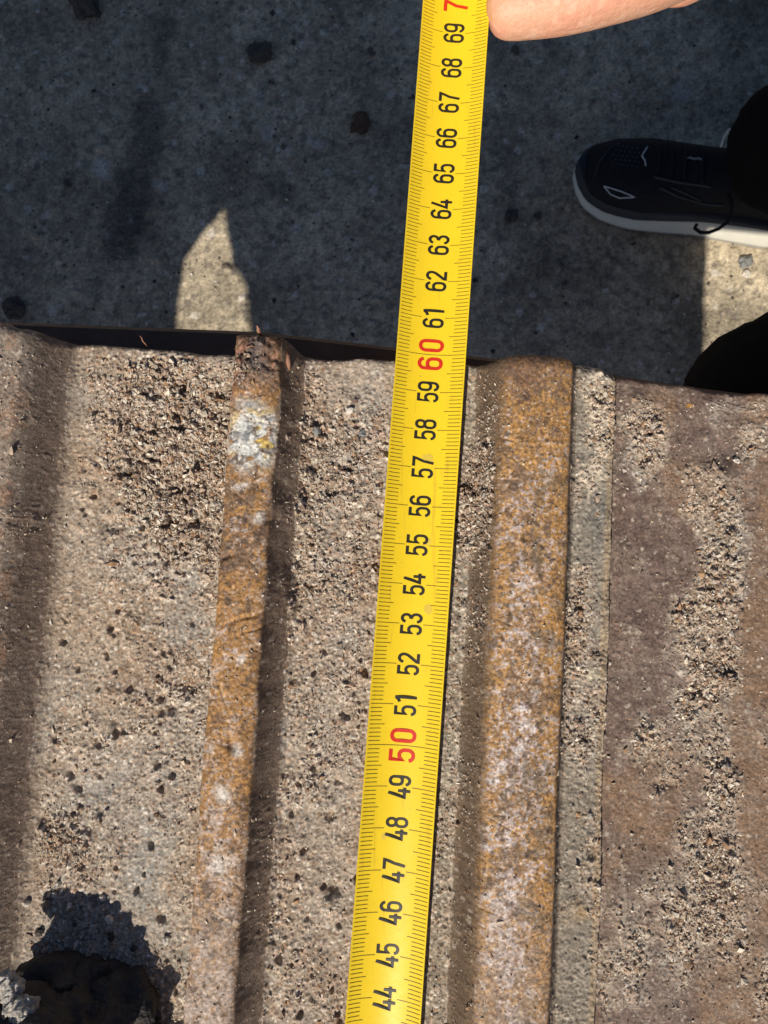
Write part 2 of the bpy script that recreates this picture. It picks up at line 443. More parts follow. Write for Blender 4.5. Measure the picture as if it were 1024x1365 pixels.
    q = np.clip((t - (T_END - rr)) / rr, 0, 1)
    Z = Z - rr * (1 - np.sqrt(np.maximum(0, 1 - q * q)))
    ext = 0.0024 * np.exp(-((s + 0.0345) / 0.0082) ** 8) + 0.0013 * np.exp(-((s - 0.0375) / 0.0105) ** 6) + 0.0016 * sstep(-0.096, -0.102, s) - 0.0004 * sstep(-.088, -.05, s) * (s < -.043)
    ext = ext - 0.0024 * sstep(.0530, .0576, s) * (s < .0572)
    ext = ext - (0.0012 + 0.0030 * np.clip((s - 0.0575) / 0.045, 0, 1)) * (s > 0.0572)
    t = t + (te_n + ext) * sstep(T_END - 0.012, T_END, t)
    # side edges of the outer plates
    Z = Z - 0.02 * sstep(-0.1485, -0.150, s) - 0.02 * sstep(0.1540, 0.1553, s)
    s = s + 0.0030 * fbm(t * 45, t * 0 + .5, 50, 4) * sstep(.138, .155, s)
    # colours ------------------------------------------------------------------
    n_f = fbm(s * 700, t * 700, 200, 3); n_m = fbm(s * 220, t * 220, 201, 4); n_l = fbm(s * 60, t * 60, 202, 4)
    n_st = fbm(s * 900, t * 120, 203, 3)
    C = np.tile(np.array([[0.348, 0.282, 0.219]]), (len(s), 1))
    C = lerp3(C, (0.27, 0.19, 0.13), sstep(.0, .5, n_l) * 0.75)
    C = lerp3(C, (0.32, 0.295, 0.26), sstep(.05, .5, -n_l) * 0.7)
    C = lerp3(C, (0.37, 0.26, 0.165), 0.5 * (blob(px, py, 120, 850, 60, 90) + blob(px, py, 165, 600, 60, 90)).clip(0, 1) * f(val1))
    C = lerp3(C, (0.29, 0.275, 0.245), 0.7 * (blob(px, py, 235, 850, 30, 32) + blob(px, py, 200, 1195, 26, 75) + blob(px, py, 150, 1060, 30, 30) + blob(px, py, 65, 960, 18, 60)).clip(0, 1) * f(val1))
    C = lerp3(C, (0.26, 0.225, 0.165), 0.7 * (sstep(.006, .012, s + .003 * wn1) * (1 - sstep(.0195, .0225, s + .001 * wn2))))
    C *= (1 + 0.20 * n_f + 0.14 * n_m)[:, None]
    # grains take their own colours
    def gcol(C, g, i, amt, lo=.10):
        pal = np.array([(.52, .42, .32), (.62, .53, .43), (.40, .30, .22), (.47, .34, .24), (.26, .18, .13), (.10, .075, .06), (.34, .19, .10), (.45, .40, .33), (.72, .64, .54), (.50, .36, .27)])
        c = pal[(i * 9.999).astype(int)]
        m = (g > lo).astype(float) * amt
        return C + (c - C) * m[:, None]
    C = gcol(C, gA, iA, 0.22 + 0.30 * f(val1 | val2 | lip) + 0.28 * Ds); C = gcol(C, gB, iB, 0.75 * Ds); C = gcol(C, gC, iC, 0.8 * Ds)
    # deep gaps get a darker brown colour
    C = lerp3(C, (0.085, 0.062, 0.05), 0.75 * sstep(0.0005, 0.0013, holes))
    # steel faces and crowns
    rust = np.array([0.385, 0.195, 0.062]); brown = np.array([0.185, 0.112, 0.068]); pale = np.array([0.52, 0.43, 0.38])
    def over(C, m, c, a): return lerp3(C, c, f(m) * np.clip(a, 0, 1))
    bare = 1 - 0.85 * sstep(0.35, 0.75, Ds)
    hf0 = fbm(s * 900, t * 900, 259, 3)
    C = over(C, top1, (0.20, 0.15, 0.115), 0.75 * bare + 0 * s)
    C = over(C, top1, (0.27, 0.145, 0.085), 0.5 * sstep(.1, .4, n_m + .5 * hf0))
    C = over(C, face1, (0.17, 0.118, 0.088), 0.8 * bare)
    C = over(C, (s > -.0862) & (s < -.080), (0.20, 0.15, 0.11), 0.6 * (1 - sstep(-.0862, -.080, s)))
    C = over(C, face2, (0.17, 0.115, 0.08), 0.85 * bare)
    C = over(C, face3, (0.13, 0.088, 0.055), 0.8 * bare)
    # middle grouser crown
    a2 = np.clip(bare + 0.3, 0, 1)
    hf1 = fbm(s * 1700, t * 1400, 250, 2, .62); hf2 = fbm(s * 1250, t * 1450, 251, 3, .66); hf3 = fbm(s * 950, t * 820, 252, 3, .66); mf = fbm(s * 300, t * 260, 253, 3)
    C = over(C, top2, brown, a2)
    rz2 = 0.35 * n_m + .30 * mf + 0.40 * blob(px, py, 315, 920, 90, 190) - .40 * blob(px, py, 320, 715, 90, 55)
    C = over(C, top2, rust, sstep(-.28, .12, rz2 + .66 * hf3) * 0.92)
    C = over(C, top2, (0.15, 0.085, 0.045), sstep(.10, .45, hf1 - .25 * mf) * .65)
    C = over(C, top2, pale, sstep(.02, .38, .60 * hf2 + .45 * mf + .25 * n_m + 0.0006 * (py - 950)) * .70)
    C = over(C, top2, (0.36, 0.28, 0.22), 0.40 * sstep(1080, 1250, py))
    wp = blob(px, py, 336, 588, 48, 55, 0, 2.2)
    fk = fbm(s * 480, t * 480, 211, 4)
    C = over(C, top2, (0.66, 0.65, 0.60), wp * sstep(-.40, .05, fk + .35 * blob(px, py, 330, 575, 30, 40)))
    C = over(C, top2, (0.58, 0.40, 0.10), wp * sstep(.12, .35, fbm(s * 300, t * 420, 212, 4)) * .9)
    C = over(C, top2, (0.20, 0.20, 0.21), wp * sstep(.22, .42, fbm(s * 520, t * 520, 213, 3)) * .9)
    for cx, cy, rx, ry in ((322, 650, 9, 6), (345, 690, 10, 6), (322, 878, 8, 6), (318, 1000, 7, 10), (288, 1150, 14, 12), (300, 1060, 10, 14)):
        C = over(C, top2, (0.62, 0.56, 0.50), 0.85 * blob(px0 + 8 * wn1, py0 + 8 * wn2, cx, cy, rx, ry, -30, 1.4))
    C = over(C, top2, (0.15, 0.085, 0.055), 0.8 * sstep(0.0445, 0.0495, t + .002 * wn1))
    C = over(C, top2, (0.30, 0.14, 0.085), 0.8 * sstep(0.0445, 0.0495, t) * sstep(.05, .3, fbm(s * 600, t * 600, 256, 3)))
    C = over(C, top2, (0.085, 0.082, 0.08), 0.9 * blob(px, py, 358, 482, 24, 22, 0, 1.6))
    C = over(C, top2, (0.36, 0.15, 0.07), 0.7 * blob(px, py, 318, 500, 24, 20))
    # right grouser crown
    C = over(C, top3, (0.24, 0.15, 0.088), a2)
    edgeR = sstep(.0385, .0445, s) * sstep(480, 620, py); edgeL = (1 - sstep(.0262, .0325, s)) * sstep(620, 760, py)
    rz3 = .30 * n_m + .25 * mf + .30 * edgeR + .38 * edgeL + .22 * blob(px, py, 725, 560, 60, 45) - .10
    C = over(C, top3, np.array([0.43, 0.225, 0.070]), sstep(-.34, .06, rz3 + .66 * hf3) * .92)
    C = over(C, top3, (0.13, 0.078, 0.048), sstep(.14, .46, hf1 - .25 * mf) * .62)
    mid3 = blob(s * 1e4 + 22 * wl1, py * 0, 335, 0, 66, 1, 0, 1.2)
    grey = .17 * mid3 * sstep(560, 700, py) + .15 * mid3 * sstep(760, 1000, py) - .05 + .22 * fbm(s * 120, t * 75, 258, 3)
    C = over(C, top3, pale * np.array([.92, .92, .98]), sstep(.08, .28, .70 * hf2 + .32 * mf + .20 * n_m + grey - .08) * .80)
    C = over(C, top3, (0.66, 0.60, 0.57), sstep(.26, .5, .75 * hf3 + .25 * mf + grey - .04) * .65 * sstep(620, 860, py))
    C = over(C, top3, (0.16, 0.12, 0.08), .55 * sstep(.12, .4, fbm(s * 210, t * 210, 254, 4)) * (s > .036))
    C = over(C, top2 | top3, (0.10, 0.062, 0.04), .8 * sstep(.34, .52, fbm(s * 620, t * 620, 255, 3)))
    C = over(C, top3, (0.14, 0.08, 0.055), 0.75 * (1 - sstep(478, 512, py)))
    C = over(C, top3, (0.34, 0.24, 0.17), 0.35 * sstep(1150, 1300, py))
    C = over(C, top2 | top3, (0.50, 0.34, 0.18), 0.35 * scr)
    nj = .0007 * wn1 + .0005 * fbm(s * 700, t * 700, 257, 2)
    C = over(C, face3 | top3, (0.15, 0.098, 0.06), .85 * (1 - sstep(.0258, .0292, s + nj)) * sstep(.0215, .0235, s))
    C = over(C, top3, (0.17, 0.105, 0.06), .75 * sstep(.0437, .0458, s + nj))
    C = over(C, top2, (0.19, 0.115, 0.068), .7 * sstep(-.0304, -.0288, s + nj))
    # lip
    C = over(C, lip, (0.225, 0.195, 0.155), 0.8 * (1 - sstep(.25, .6, Ds)))
    C = over(C, lip, (0.155, 0.145, 0.125), 0.75 * blob(px, py, 800, 690, 30, 46, 0, 1.5))
    C = over(C, lip, (0.55, 0.47, 0.36), 0.85 * np.clip(blob(px, py, 790, 560, 15, 60, 0, 2) + blob(px, py, 784, 630, 7, 34, 4, 1.5), 0, 1))
    C = over(C, lip, (0.36, 0.22, 0.09), 0.6 * blob(px, py, 770, 1200, 14, 18) + 0.3 * f(s > .0552))
    C = over(C, lip, (0.58, 0.50, 0.36), 0.9 * blob(px, py, 800, 887, 13, 6, 15, 1.5))
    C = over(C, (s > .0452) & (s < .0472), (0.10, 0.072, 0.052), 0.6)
    # next shoe's smooth purple brown plate
    sm = 1 - sstep(.12, .72, Ds + .12 * hf3)
    C = over(C, plateB, np.array([0.135, 0.086, 0.068]), 0.95 * sm)
    C = over(C, plateB, (0.235, 0.145, 0.085), sm * 0.75 * sstep(.0, .5, n_l + .7 * sstep(.078, .095, s)))
    C = over(C, plateB, (0.22, 0.16, 0.125), sm * 0.5 * sstep(.15, .5, fbm(s * 180, t * 800, 230, 3)))
    C = over(C, plateB, (0.245, 0.185, 0.145), sm * .6 * sstep(-.05, .4, .6 * fbm(s * 260, t * 200, 231, 4) + .5 * hf1))
    C = over(C, plateB, (0.42, 0.35, 0.28), sm * 0.8 * f((gA > .30) & (iA > .90)))
    C = over(C, plateB, (0.07, 0.048, 0.042), sm * 0.85 * np.clip(blob(px, py, 855, 522, 22, 12) + blob(px, py, 876, 548, 10, 12) + blob(px, py, 965, 605, 24, 18), 0, 1))  # paints the lip's shadow dark at the far end, plus dark hollows
    C = over(C, plateB, (0.10, 0.07, 0.06), 0.8 * np.clip(blob(px, py, 965, 605, 22, 16, 0, 1.5) + blob(px, py, 878, 548, 9, 11, 0, 1.5), 0, 1))
    C = over(C, plateB, (0.5, 0.25, 0.04), 0.9 * blob(px0, py0, 919, 537, 4, 4, 0, 2))
    # freckles of dust on all steel
    fr2 = f((iA > .86) & (gA > .28)) * (1 - Ds) * .6
    C = lerp3(C, (0.55, 0.47, 0.38), fr2 * f(top1 | face1 | face2 | face3 | lip) * .8 + fr2 * f(top2 | top3) * .35)
    C = C * (1 + 0.30 * fbm(s * 1300, t * 1300, 240, 2))[:, None]
    C = lerp3(C, (0.24, 0.175, 0.125), .7 * np.clip((-.1165 - t) / .005, 0, 1) * (t < -.1165))
    C = np.clip(C, .012, .85)
    rough = 0.9 - 0.30 * f(top2 | top3) * (1 - Ds) - 0.15 * f(plateB) * (1 - Ds)
    # assemble slices -----------------------------------------------------------
    ny, nx = S.shape
    x, y = to_world(s, t)
    V = np.stack([x, y, Z], 1).reshape(ny, nx, 3)
    Cg = C.reshape(ny, nx, 3); Rg = rough.reshape(ny, nx)
    # skirt: the cut end of the steel going down
    sk = []
    for dz, dt in ((0.003, 0.0003), (0.014, 0.0004)):
        r = V[-1].copy(); r[:, 2] = np.minimum(r[:, 2], 0.02) - dz; r[:, 0] += dt * SA; r[:, 1] += dt * CA
        r[:, 2] = np.minimum(r[:, 2], -dz * 0.9)
        sk.append(r)
    V = np.concatenate([V, np.stack(sk)], 0)
    Cs = np.tile(np.array([0.10, 0.062, 0.045]), (2, nx, 1))
    Cg = np.concatenate([Cg, Cs], 0); Rg = np.concatenate([Rg, np.full((2, nx), .85)], 0)
    ny += 2
    shoeA = empty('track_shoe', (0, 0, 0)); shoeB = empty('track_shoe', (0, 0, 0))
    tag(shoeA, 'rusty dirt crusted steel track shoe with three worn ridges, lying under the yellow tape', 'track shoe', 'track shoes of the crawler track')
    tag(shoeB, 'flatter purple brown track shoe at the right, tucked under the ridged shoe', 'track shoe', 'track shoes of the crawler track')
    cuts = [(-1, -0.1185, 'plate', shoeA, None), (-0.1185, -0.0860, 'grouser', shoeA, 'dull brown grouser at the left edge'), (-0.0860, -0.0426, 'plate', shoeA, 'wide gritty valley floor between two grousers'),
            (-0.0426, -0.0236, 'grouser', shoeA, 'narrow orange rusty grouser with a white paint patch'), (-0.0236, 0.0212, 'plate', shoeA, 'gritty valley floor under the tape'),
            (0.0212, 0.0458, 'grouser', shoeA, 'broad orange and white rusted grouser right of the tape'), (0.0458, 0.0578, 'lip', shoeA, None), (0.0578, 1, 'plate', shoeB, None)]
    hx, hy = 0.120, -0.105                     # unseen hole added so a sun spot reaches the concrete
    for a, b, nm, par, lab in cuts:
        i0 = int(np.searchsorted(s_ax, a)); i1 = int(min(np.searchsorted(s_ax, b), nx - 1))
        Vp = V[:, i0:i1 + 1].reshape(-1, 3); Cp = Cg[:, i0:i1 + 1].reshape(-1, 3); Rp = Rg[:, i0:i1 + 1].ravel()
        w = i1 - i0 + 1
        I = np.arange(ny * w).reshape(ny, w)
        Q = np.stack([I[:-1, :-1], I[:-1, 1:], I[1:, 1:], I[1:, :-1]], -1).reshape(-1, 4)
        if par is shoeB:
            cen = Vp[Q].mean(1)
            Q = Q[np.hypot(cen[:, 0] - hx, cen[:, 1] - hy) > 0.0075]
        o = link(nm, np_mesh(nm, Vp, Q, Cp, rough=Rp), M_STEEL, par)
        if lab: o['label'] = lab
    return dict(s=s_ax, t=t_ax, Z=Z.reshape(S.shape), D=Ds.reshape(S.shape), shoeA=shoeA, shoeB=shoeB)

PAD = build_shoes()
def pad_z(x, y):
    s, t = to_local(x, y)
    i = int(np.clip(np.searchsorted(PAD['s'], s), 0, len(PAD['s']) - 1)); j = int(np.clip(np.searchsorted(PAD['t'], t), 0, len(PAD['t']) - 1))
    return float(PAD['Z'][j, i])
def pad_pt(px, py):
    z = 0.0
    for _ in range(4):
        p = un(px, py, z); z = pad_z(p.x, p.y)
    return un(px, py, z)

# dark lower flange beyond the end of the shoe
def build_flange():
    far = [(-160, 424), (0, 428), (170, 434), (340, 441), (430, 450), (530, 462), (620, 472), (700, 481), (780, 492), (850, 505), (930, 516), (1010, 527)]
    zt, th = -0.020, 0.007
    top, n = [], len(far)
    V = []
    for k, (a, b) in enumerate(far):
        p = un(a, b, zt); q = un(a, b + 150, zt)
        p.y += 0.0003 * random.uniform(-1, 1)
        for pt, dz in ((q, 0), (p - Vector((0, .0012, 0)), 0), (p, -0.0012), (p, -th), (q, -th)):
            V.append((pt.x, pt.y, zt + dz))
    Fc = []
    for k in range(n - 1):
        for m in range(5):
            Fc.append((k * 5 + m, (k + 1) * 5 + m, (k + 1) * 5 + (m + 1) % 5, k * 5 + (m + 1) % 5))
    Fc.append((0, 1, 2, 3, 4)); Fc.append(tuple(reversed([(n - 1) * 5 + m for m in range(5)])))
    me = py_mesh('end_flange', V, Fc)
    bm = bmesh.new(); bm.from_mesh(me); bmesh.ops.recalc_face_normals(bm, faces=bm.faces); bm.to_mesh(me); bm.free()
    link('end_flange', me, M_BAND, PAD['shoeA'])
build_flange()

# loose grit lying on the steel: thousands of tiny grains, one mesh
def build_grit():
    want = 88000
    s_ax, t_ax, Z, D = PAD['s'], PAD['t'], PAD['Z'], PAD['D']
    n = want * 5
    s = rng.uniform(-0.116, 0.111, n); t = rng.uniform(-0.121, 0.057, n)
    i = np.clip(np.searchsorted(s_ax, s), 0, len(s_ax) - 1); j = np.clip(np.searchsorted(t_ax, t), 0, len(t_ax) - 1)
    d = D[j, i]
    keep = (t < 0.0545 - 0.0035 * (s > .056)) & (rng.random(n) < np.clip(0.03 + 0.9 * d ** 2.6, 0, 1))
    s, t, i, j, d = (a[keep][:want] for a in (s, t, i, j, d))
    z = Z[j, i]
    x, y = to_world(s, t)
    n = len(s)
    size = np.clip(np.exp(rng.normal(math.log(0.00022), 0.48, n)) * (0.72 + 0.5 * d), 0.00014, 0.0010)
    tc_a, tc_b = un(515.2, 1300, .0045), un(607.8, 15.6, .0045)
    fr = (y - tc_a.y) / (tc_b.y - tc_a.y); dxt = np.abs(x - (tc_a.x + fr * (tc_b.x - tc_a.x)))
    ok = (dxt > 0.0102)
    s, t, d, z, x, y, size = (a[ok] for a in (s, t, d, z, x, y, size)); n = len(s)
    base = np.array([(1, 0, 0), (-1, 0, 0), (0, 1, 0), (0, -1, 0), (0, 0, 1), (0, 0, -1)], float)
    fc = np.array([(0, 2, 4), (2, 1, 4), (1, 3, 4), (3, 0, 4), (2, 0, 5), (1, 2, 5), (3, 1, 5), (0, 3, 5)])
    Vv = base[None] * (1 + rng.uniform(-.35, .35, (n, 6, 1)))
    Vv = Vv * np.stack([rng.uniform(.7, 1.7, n), rng.uniform(.6, 1.1, n), rng.uniform(.35, .9, n)], 1)[:, None, :]
    Vv += rng.uniform(-.22, .22, (n, 6, 3))
    q = rng.normal(size=(n, 4)); q[:, 0] += 1.2 * np.sign(q[:, 0]); q[:, 3] *= 2.2
    q /= np.linalg.norm(q, axis=1)[:, None]
    w_, a, b, c = q.T
    Rm = np.stack([1 - 2 * (b * b + c * c), 2 * (a * b - c * w_), 2 * (a * c + b * w_), 2 * (a * b + c * w_), 1 - 2 * (a * a + c * c), 2 * (b * c - a * w_), 2 * (a * c - b * w_), 2 * (b * c + a * w_), 1 - 2 * (a * a + b * b)], 1).reshape(n, 3, 3)
    Vv = np.einsum('nij,nkj->nki', Rm, Vv) * size[:, None, None]
    Vv += np.stack([x, y, z + size * 0.25], 1)[:, None, :]
    pal = np.array([(.54, .44, .33), (.62, .53, .42), (.44, .33, .24), (.50, .37, .27), (.32, .23, .165), (.20, .14, .105), (.36, .215, .12), (.48, .42, .35), (.66, .59, .49), (.42, .33, .25)])
    pc = pal[rng.integers(0, len(pal), n)] * rng.uniform(.8, 1.15, (n, 1))
    Cc = np.repeat(pc[:, None, :], 6, 1).reshape(-1, 3)
    Q = (fc[None] + (np.arange(n) * 6)[:, None, None]).reshape(-1, 3)
    o = link('loose_grit', np_mesh('loose_grit', Vv.reshape(-1, 3), Q, np.clip(Cc, .02, .85), smooth=False, rough=.9), M_GRIT)
    tag(o, 'loose tan and brown sandy grit scattered over the rusty track shoes', 'grit', kind='stuff')
build_grit()

# ------------------------------------------------------------------ added unseen plates, shaped to shade the concrete
def slab(name, poly, z, th, mat):
    bm = bmesh.new()
    vs = [bm.verts.new((p[0], p[1], z)) for p in poly]
    f = bm.faces.new(vs)
    r = bmesh.ops.extrude_face_region(bm, geom=[f])
    for v in r['geom']:
        if isinstance(v, bmesh.types.BMVert): v.co.z -= th
    bmesh.ops.triangulate(bm, faces=[f2 for f2 in bm.faces if len(f2.verts) > 4])
    bmesh.ops.recalc_face_normals(bm, faces=bm.faces)
    me = bpy.data.meshes.new(name); bm.to_mesh(me); bm.free()
    return link(name, me, mat)

def build_shade_plates():
    zp = -0.03; h = zp - GZ
    notch = [(236, 470), (236, 440), (239, 395), (246, 345), (262, 322), (281, 298), (300, 275), (304, 300), (309, 330), (312, 350), (323, 364), (330, 378), (333, 410), (336, 440), (337, 470)]  # sunlit patch outline, cut into the added plate to shape its shadow
    nn = []
    for (a, b), (a2, b2) in zip(notch, notch[1:]):
        for k in range(4): nn.append((a + (a2 - a) * k / 4 + random.uniform(-1.6, 1.6), b + (b2 - b) * k / 4 + random.uniform(-1.2, 1.2)))
    notch = nn + notch[-1:]
    N = []
    for a, b in notch:
        g = un(a, b, GZ); N.append((g.x - KX * h, g.y - KY * h))
    yb = N[0][1] - 0.02
    poly = [(-1.0, yb)] + N + [(-0.16, yb), (-0.145, -0.1), (-0.128, 0.055), (-0.5, 0.075), (-1.0, 0.09)]
    o = slab('notched_shade_plate', poly, zp, 0.006, M_PLATE)
    tag(o, 'added unseen shade caster with a pointed notch, left of the track shoes', 'shade plate')
    poly = [(0.141, -0.252), (0.60, -0.262), (0.60, 0.035), (0.153, 0.03)]  # second added shade caster, out of view
    o = slab('shade_plate', poly, zp, 0.006, M_PLATE)
    tag(o, 'added unseen square cut shade caster, right of the track shoes', 'shade plate')
build_shade_plates()

# ------------------------------------------------------------------ tape measure
M_TAPE = simple_mat("yellow_tape_lacquer", (0.90, 0.63, 0.020), 0.40, nscale=90, namp=0.07, bump=0.00004, bscale=500)
def wear(m, scale, lo, hi, c, amt, stretch=(1, 1, 1)):
    """specks or streaks of dirt on top of a plain material"""
    nt = m.node_tree; b = nt.nodes['Principled BSDF']; src = b.inputs['Base Color'].links[0].from_socket
    tc = nt.nodes.new('ShaderNodeTexCoord'); mp = nt.nodes.new('ShaderNodeMapping'); mp.inputs['Scale'].default_value = stretch
    n = nt.nodes.new('ShaderNodeTexNoise'); n.inputs['Scale'].default_value = scale; n.inputs['Detail'].default_value = 5; n.inputs['Roughness'].default_value = .6
    mr = nt.nodes.new('ShaderNodeMapRange'); mr.inputs[1].default_value = lo; mr.inputs[2].default_value = hi; mr.inputs[4].default_value = amt
    mx = nt.nodes.new('ShaderNodeMix'); mx.data_type = 'RGBA'; mx.inputs[7].default_value = c + (1,)
    nt.links.new(tc.outputs['Object'], mp.inputs[0]); nt.links.new(mp.outputs[0], n.inputs['Vector']); nt.links.new(n.outputs['Fac'], mr.inputs[0])
    nt.links.new(mr.outputs[0], mx.inputs[0]); nt.links.new(src, mx.inputs[6]); nt.links.new(mx.outputs[2], b.inputs['Base Color'])
wear(M_TAPE, 1300, .66, .74, (0.30, 0.19, 0.03), .7)
wear(M_TAPE, 260, .62, .74, (0.66, 0.44, 0.04), .45)
wear(M_TAPE, 500, .62, .70, (0.60, 0.38, 0.03), .5, (1, .06, 1))
M_TAPE_UNDER = simple_mat("tape_steel_edge", (0.55, 0.36, 0.06), 0.5)
M_INK = simple_mat("black_scale_ink", (0.022, 0.018, 0.012), 0.5, nscale=900, namp=0.4)
M_TICK = simple_mat("dark_tick_ink", (0.10, 0.070, 0.012), 0.5, nscale=900, namp=0.4)
M_RED = simple_mat("red_scale_ink", (0.66, 0.030, 0.012), 0.45, nscale=900, namp=0.2)
M_SMUDGE = simple_mat("tape_smudge", (0.70, 0.50, 0.05), 0.6, nscale=400, namp=0.2)
M_CASE = simple_mat("grey_case_plastic", (0.22, 0.23, 0.22), 0.45, nscale=300, namp=0.1, bump=0.0001, bscale=900)
M_CASE_Y = simple_mat("yellow_case_rubber", (0.75, 0.50, 0.02), 0.55)

TA, TB = un(515.2, 1300, .0045), un(607.8, 15.6, .0045)
TDIR = Vector((TB.x - TA.x, TB.y - TA.y, 0)).normalized()
TX = Vector((TDIR.y, -TDIR.x, 0))                     # across the tape, to the right
def _y(n): return -0.0420 + (n - 50) * 0.01004 + 0.0006 * math.sin(math.pi * min(1, max(0, (n - 47) / 19)))
HALF_ARC, ANG = 0.0095, 0.57
RAD = HALF_ARC / ANG
def tape_pt(n, w, up=0.0):
    """n: reading in cm along the tape, w: metres across the lacquered face (right +), up: above the face"""
    yy = _y(n); fr = (yy - TA.y) / (TB.y - TA.y)
    base = TA + (TB - TA) * fr
    a = w / RAD; r = RAD - up
    return Vector((base.x, base.y, 0.0045 + RAD * math.cos(ANG))) + TX * (r * math.sin(a)) + Vector((0, 0, -r * math.cos(a)))

DIG = {  # strokes in a box 1 wide, 1.75 high (reading direction, text up)
}
def rrect(x0, y0, x1, y1, r, a0=0, a1=360, n=6):
    pts = []
    for cx, cy, s in ((x1 - r, y1 - r, 0), (x0 + r, y1 - r, 90), (x0 + r, y0 + r, 180), (x1 - r, y0 + r, 270)):
        for k in range(n + 1):
            t = math.radians(s + 90 * k / n); pts.append((cx + r * math.cos(t), cy + r * math.sin(t)))
    return pts
def arc(cx, cy, rx, ry, a0, a1, n=10):
    return [(cx + rx * math.cos(math.radians(a0 + (a1 - a0) * k / n)), cy + ry * math.sin(math.radians(a0 + (a1 - a0) * k / n))) for k in range(n + 1)]
W = 0.115   # half stroke
L0, R0, B0, T0 = W, 1 - W, W, 1.75 - W
def closed(p): return p + [p[0], p[1]]
DIG['0'] = [closed(rrect(L0, B0, R0, T0, 0.36))]
DIG['1'] = [[(0.62, 0), (0.62, 1.75)], [(0.60, 1.66), (0.40, 1.46), (0.16, 1.36)]]
DIG['4'] = [[(0.70, 0), (0.70, 0.98)], [(0.52, 1.75), (0.10, 0.46), (1.02, 0.46)]]
DIG['5'] = [[(0.93, T0), (0.20, T0), (0.155, 0.86)] + [(0.20, 0.92), (0.34, 1.03)] + arc(0.52, 0.70, 0.365, 0.36, 85, 0) + arc(0.52, 0.46, 0.365, 0.345, 0, -90) + arc(0.46, 0.46, 0.345, 0.345, 270, 190, 8)]
DIG['6'] = [closed(rrect(L0, B0, R0, 1.06, 0.34)), [(L0, 0.60), (L0, 1.28)] + arc(0.5, 1.28, 0.385, 0.355, 180, 10, 14)]
DIG['9'] = [closed(rrect(L0, 0.69, R0, T0, 0.34)), [(R0, 1.15), (R0, 0.47)] + arc(0.5, 0.47, 0.385, 0.355, 0, -170, 14)]
DIG['7'] = [[(0.04, T0), (0.92, T0), (0.86, 1.42), (0.60, 0.85), (0.40, 0.0)]]
DIG['8'] = [closed(rrect(L0 + .03, 0.95, R0 - .03, T0, 0.32)), closed(rrect(L0, B0, R0, 0.96, 0.34))]

DIG['2'] = [arc(0.5, 1.26, 0.385, 0.375, 175, -20, 14) + [(0.78, 0.94), (0.16, 0.24), (0.14, W), (0.97, W)]]
DIG['3'] = [arc(0.48, 1.29, 0.365, 0.345, 170, -75, 12) + [(0.42, 0.93)], [(0.42, 0.93)] + arc(0.5, 0.50, 0.385, 0.385, 75, -170, 14)]

def ribbon(path, hw):
    """quads of a stroke of half width hw along a 2-D path"""
    P = [np.array(p, float) for p in path]
    out = []
    for i in range(len(P) - 1):
        d = P[i + 1] - P[i]; L = np.linalg.norm(d)
        if L < 1e-6: continue
        d /= L; nrm = np.array([-d[1], d[0]]) * hw
        # mitre with neighbours
        def off(j, end):
            if 0 < j < len(P) - 1:
                d1 = P[j] - P[j - 1]; d2 = P[j + 1] - P[j]
                l1, l2 = np.linalg.norm(d1), np.linalg.norm(d2)
                if l1 > 1e-6 and l2 > 1e-6:
                    d1 /= l1; d2 /= l2
                    m = np.array([-(d1[1] + d2[1]), d1[0] + d2[0]]); lm = np.linalg.norm(m)
                    if lm > 0.5:
                        m /= lm; c = max(0.55, np.dot(m, np.array([-d[1], d[0]])))
                        return m * hw / c
            return nrm
        a = off(i, 0); b = off(i + 1, 1)
        out.append((P[i] + a, P[i] - a, P[i + 1] - b, P[i + 1] + b))
    return out

